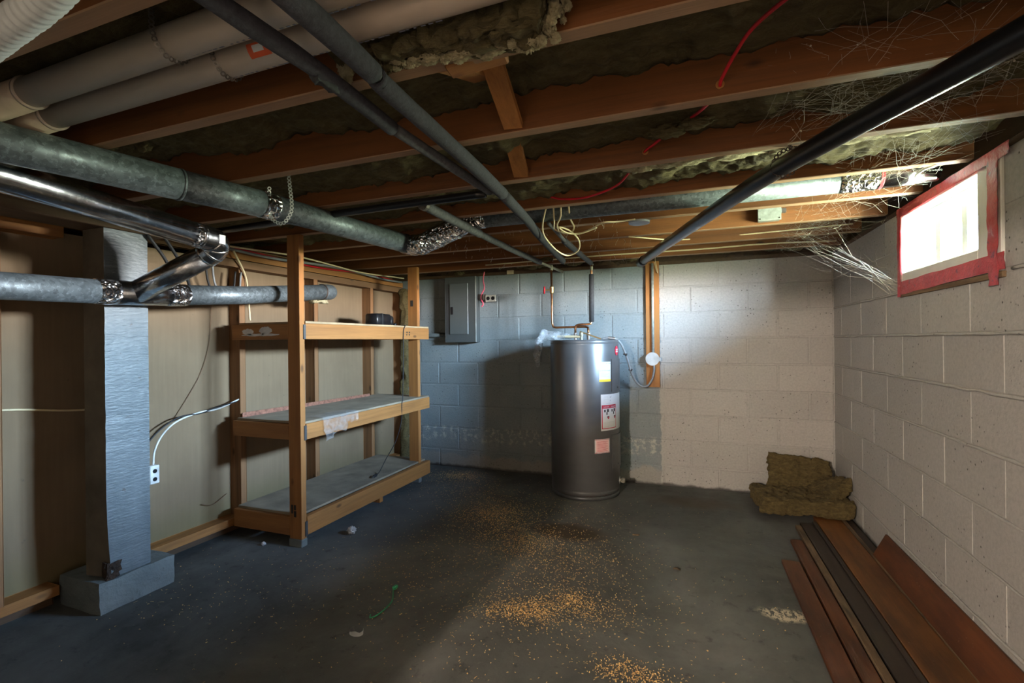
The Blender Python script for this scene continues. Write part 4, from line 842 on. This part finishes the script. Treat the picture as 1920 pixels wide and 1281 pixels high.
# batt on the floor in the corner
fbt = thing('insulation_batt', 'folded brown insulation batt lying in the far right corner', 'insulation', (-.29, -.32, 0))
def rag(m4, a, b, c, n, amp, seed):
    bm = fluffy(m4, a, b, c, n, amp, 10, seed)
    for v in bm.verts:
        p = v.co.copy(); v.co += V(noise.noise_vector(p*34+V((seed, 0, 0))))*amp*.55+V(noise.noise_vector(p*80))*amp*.28; v.co.z = max(.034 if v.co.y < -.47 else .002, v.co.z); v.co.x = min(-.004, v.co.x); v.co.y = min(-.006, v.co.y)
    return bm
obj('lower_fold', rag(Matrix.Translation((-.285, -.35, .088)) @ Matrix.Rotation(.10, 4, 'Z'), .53, .36, .095, (70, 52, 14), .018, 11), 'wool_floor', fbt, True)
obj('upper_fold', rag(Matrix.Translation((-.255, -.135, .205)) @ Matrix.Rotation(math.radians(66), 4, 'X') @ Matrix.Rotation(-.10, 4, 'Z'), .38, .25, .06, (52, 36, 9), .020, 17), 'wool_floor', fbt, True)
obj('side_fold', rag(Matrix.Translation((-.105, -.27, .165)) @ Matrix.Rotation(math.radians(-33), 4, 'Y') @ Matrix.Rotation(.35, 4, 'Z'), .17, .34, .075, (26, 44, 9), .020, 23), 'wool_floor', fbt, True)

# ------------------------------------------------------------------ planks on the floor
def plank(x0, x1, yf, yn, z0, z1, mat, label, dx=0, bev=.002):
    bm = bx(x0, x1, yn, yf, z0, z1, bev=bev); bmesh.ops.subdivide_edges(bm, edges=[e_ for e_ in bm.edges if abs(e_.verts[0].co.y-e_.verts[1].co.y) > .5], cuts=14)
    for v in bm.verts:
        t_ = (yf-v.co.y)/(yf-yn); v.co.x += dx*t_
        if abs(v.co.y-yf) < .01: v.co.y += .012*noise.noise(V((v.co.x*60, z0*40, 1)))
    f_ = obj('plank', bm, mat); return tag(f_, label, 'plank', 'old boards stacked along the right wall')
plank(-.522, -.440, -1.20, -3.2, 0, .019, 'plank_red', 'reddish brown plank nearest the room, outermost of the stack', .025)
plank(-.432, -.372, -.90, -3.2, 0, .021, 'plank_red', 'narrow reddish brown plank second from the outer edge of the stack', .02)
plank(-.366, -.335, -.66, -3.2, 0, .024, 'plank_pale', 'scuffed pale edged moulding beside the narrow reddish plank', .02)
plank(-.331, -.262, -.60, -3.2, 0, .022, 'plank_dark', 'almost black board in the middle of the stack', .03)
plank(-.258, -.238, -.58, -3.2, 0, .030, 'plank_dark', 'thin black strip along the left edge of the wide plank', .02)
plank(-.234, -.086, -.48, -3.2, .0, .030, 'plank_wide', 'widest orange brown plank lying flat in the stack', .02)
plank(-.082, -.056, -.47, -3.2, 0, .024, 'plank_pale', 'pale splintered strip between the widest plank and leaning board', .012)
plank(-.052, -.012, -.40, -3.2, 0, .016, 'plank_dark', 'dark dirty strip tight against the foot of the right wall')
bm = orient_box(B(), (-.030, -.99, .075), (-.030, -3.2, .075), .135, .016, (.45, 0, .9), .002); f = obj('plank', bm, 'plank_red'); tag(f, 'reddish board leaning on its edge against the right wall', 'plank', 'old boards stacked along the right wall')

# ------------------------------------------------------------------ small litter on the floor
tag(tuft(None, (-2.915, -1.624, .022), (.026, .024, .020), 3, 'foil_ball'), 'crumpled ball of foil on the floor in front of the shelf', 'litter').name = 'foil_ball'
tag(tuft(None, (-3.292, -1.93, .009), (.012, .012, .009), 5, 'white_paint'), 'tiny white scrap on the floor beside the front shelf post', 'litter').name = 'paper_scrap'
gw = thing('green_wire', 'short piece of green wire with a plug on the floor', 'wire', (-2.24, -2.2, 0))
obj('wire', tb([(-2.278, -2.115, .008), (-2.245, -2.165, .005), (-2.222, -2.21, .005), (-2.215, -2.28, .005), (-2.222, -2.33, .005), (-2.235, -2.345, .005), (-2.245, -2.33, .008)], .0032, 6, 8), 'green_cable', gw, True); obj('plug', bx(-2.288, -2.268, -2.112, -2.085, 0, .016, bev=.004), 'green_cable', gw)
ring = [(-2.222+.030*math.cos(a), -2.452+.020*math.sin(a), .010+.008*math.cos(a)) for a in [PI*.75+1.5*PI*k/16 for k in range(17)]]
bm = B(); R = []
for p_ in ring: R.append([bm.verts.new((p_[0], p_[1], .001)), bm.verts.new((p_[0]*1.0+.002, p_[1], .018+.01*noise.noise(V(p_)*40)))])
for k in range(16): bm.faces.new((R[k][0], R[k+1][0], R[k+1][1], R[k][1]))
g = bmesh.ops.solidify(bm, geom=bm.faces[:], thickness=.0015); f = obj('broken_cap', bm, 'white_cable', None, True); tag(f, 'broken white plastic ring on the floor near the green wire', 'litter')
for i, (x, y, lb) in enumerate(((-1.27, -1.09, 'small brown leaf scrap on the floor right of the stain'), (-1.03, -1.46, 'small brown crumb on the open floor before the planks'))):
    bm = fluffy(Matrix.Translation((x, y, .005)), .035, .018, .004, (8, 5, 1), .008, 40, i)
    for v in bm.verts: v.co.z = max(.0005, v.co.z)
    tag(obj('leaf_scrap', bm, 'plank_pale', None, True), lb, 'litter')
# wood shavings
rs = random.Random(3); bm = B()
CL = [(-1.60, -2.05, .13, .10, 650), (-1.72, -2.10, .12, .07, 320), (-1.45, -1.93, .10, .09, 380), (-1.38, -1.97, .24, .18, 420), (-2.20, -1.05, .28, .25, 1700), (-2.85, -.26, .22, .14, 1000), (-1.15, -2.32, .14, .07, 480), (-1.9, -1.38, .25, .22, 1100), (-1.55, -1.55, .35, .4, 900), (-2.0, -1.0, .7, .7, 1100), (-1.7, -2.0, .55, .6, 900), (-2.6, -.6, .5, .35, 700), (-1.0, -1.9, .6, .5, 160), (-2.6, -2.2, .7, .6, 260), (-3.2, -2.45, .5, .4, 160), (-2.2, -1.75, .5, .5, 500)]
for cx, cy, rx_, ry_, n in CL:
    for _ in range(n):
        x = rs.gauss(cx, rx_*.55); y = rs.gauss(cy, ry_*.55)
        if math.hypot(x-HX, y-HY) < HR+.02 or y > -.02 or x > -.55 or (x < -3.34 and y < -2.35): continue
        a = rs.uniform(0, PI); l_ = rs.uniform(.003, .009)*(2.4 if rs.random() < .07 else 1); w_ = rs.uniform(.0015, .0038)*(1.8 if rs.random() < .06 else 1); zc = rs.uniform(.0008, .0018); h_ = rs.uniform(0, .003)
        d_ = V((math.cos(a), math.sin(a), 0))*l_/2; s_ = V((-math.sin(a), math.cos(a), 0))*w_/2; c = V((x, y, zc)); u_ = V((0, 0, h_))
        a_ = [bm.verts.new(q_) for q_ in (c-d_-s_, c-d_+s_, c+s_+u_, c-s_+u_, c+d_+s_, c+d_-s_)]
        bm.faces.new((a_[0], a_[3], a_[2], a_[1])); bm.faces.new((a_[3], a_[5], a_[4], a_[2]))
f = obj('wood_shavings', bm, 'chip'); tag(f, 'pale wood shavings scattered across the dark floor', 'shavings', kind='stuff')

# ------------------------------------------------------------------ cobwebs
def web(label, gen, n, r=.00042, seed=1):
    rs_ = random.Random(seed); bm = B()
    for _ in range(n):
        a, b_ = gen(rs_); sag = rs_.uniform(0, .04)*(b_-a).length; P = []
        jit = (b_-a).length*.10
        for k in range(6): t_ = k/5; P.append(a.lerp(b_, t_)+V((rs_.gauss(0, jit*.3), rs_.gauss(0, jit*.3), -sag*4*t_*(1-t_)+rs_.gauss(0, jit*.2))))
        tube(bm, P, r*rs_.uniform(.6, 1.5), 3, cap=False)
        if rs_.random() < .3: q_ = P[rs_.randint(1, 4)]; bmesh.ops.create_icosphere(bm, subdivisions=1, radius=rs_.uniform(.0012, .003), matrix=Matrix.Translation(q_))
    tag(obj('cobweb', bm, 'web'), label, 'cobweb', kind='stuff')
U = lambda r_, a, b_: r_.uniform(a, b_)
web('dusty cobweb strands stretched from the window corner to the ceiling', lambda r_: (V((-.013, WY1+.01+U(r_, -.02, .03), U(r_, 1.39, 1.45))), V((U(r_, -.42, -.02), U(r_, -.95, -.45), U(r_, 1.72, 1.83)))), 26, .00045, 2)
web('tangle of cobwebs between the joists left of the window', lambda r_: (V((U(r_, -.45, -.01), U(r_, -1.25, -.4), U(r_, 1.76, 1.93))), V((U(r_, -.45, -.01), U(r_, -1.45, -.4), U(r_, 1.70, 1.90)))), 90, .0003, 3)
web('fine cobwebs hanging above the window', lambda r_: (V((U(r_, -.5, -.01), U(r_, -2.2, -1.45), U(r_, 1.79, 1.93))), V((U(r_, -.4, -.01), U(r_, -2.1, -1.2), U(r_, 1.76, 1.88)))), 120, .0003, 4)
web('cobwebs around the black drain pipe at top right', lambda r_: (V((U(r_, -.75, -.15), U(r_, -2.85, -2.2), U(r_, 1.80, 1.93))), V((U(r_, -.75, -.1), U(r_, -2.75, -2.15), U(r_, 1.76, 1.88)))), 170, .0003, 5)
web('dusty threads hanging from the joists left of the foam pipes', lambda r_: (lambda x, y, z: (V((x, y, z)), V((x+U(r_, -.02, .02), y+U(r_, -.02, .02), z-U(r_, .01, .05)))))(U(r_, -2.5, -1.3), U(r_, -1.6, -.2), 1.803), 130, .0007, 6)

# ------------------------------------------------------------------ lamp in the room behind the viewer
lb = thing('ceiling_bulb', 'bare bulb in a porcelain holder behind the doorway', 'light fixture', (-2.11, -6.15, 1.62))
obj('holder', tb([(-2.11, -6.15, 1.80), (-2.11, -6.15, 1.76), (-2.11, -6.15, 1.74)], [.05, .045, .02], 20), 'white_cable', lb)
ld = bpy.data.lights.new('bulb_light', 'POINT'); ld.energy = 122; ld.color = (1, .84, .68); ld.shadow_soft_size = .035
lo_ = bpy.data.objects.new('bulb_light', ld); COL.objects.link(lo_); lo_.parent = lb; lo_.location = (0, 0, .04)

for o in bpy.data.objects:
    if '_w' in o: del o['_w']
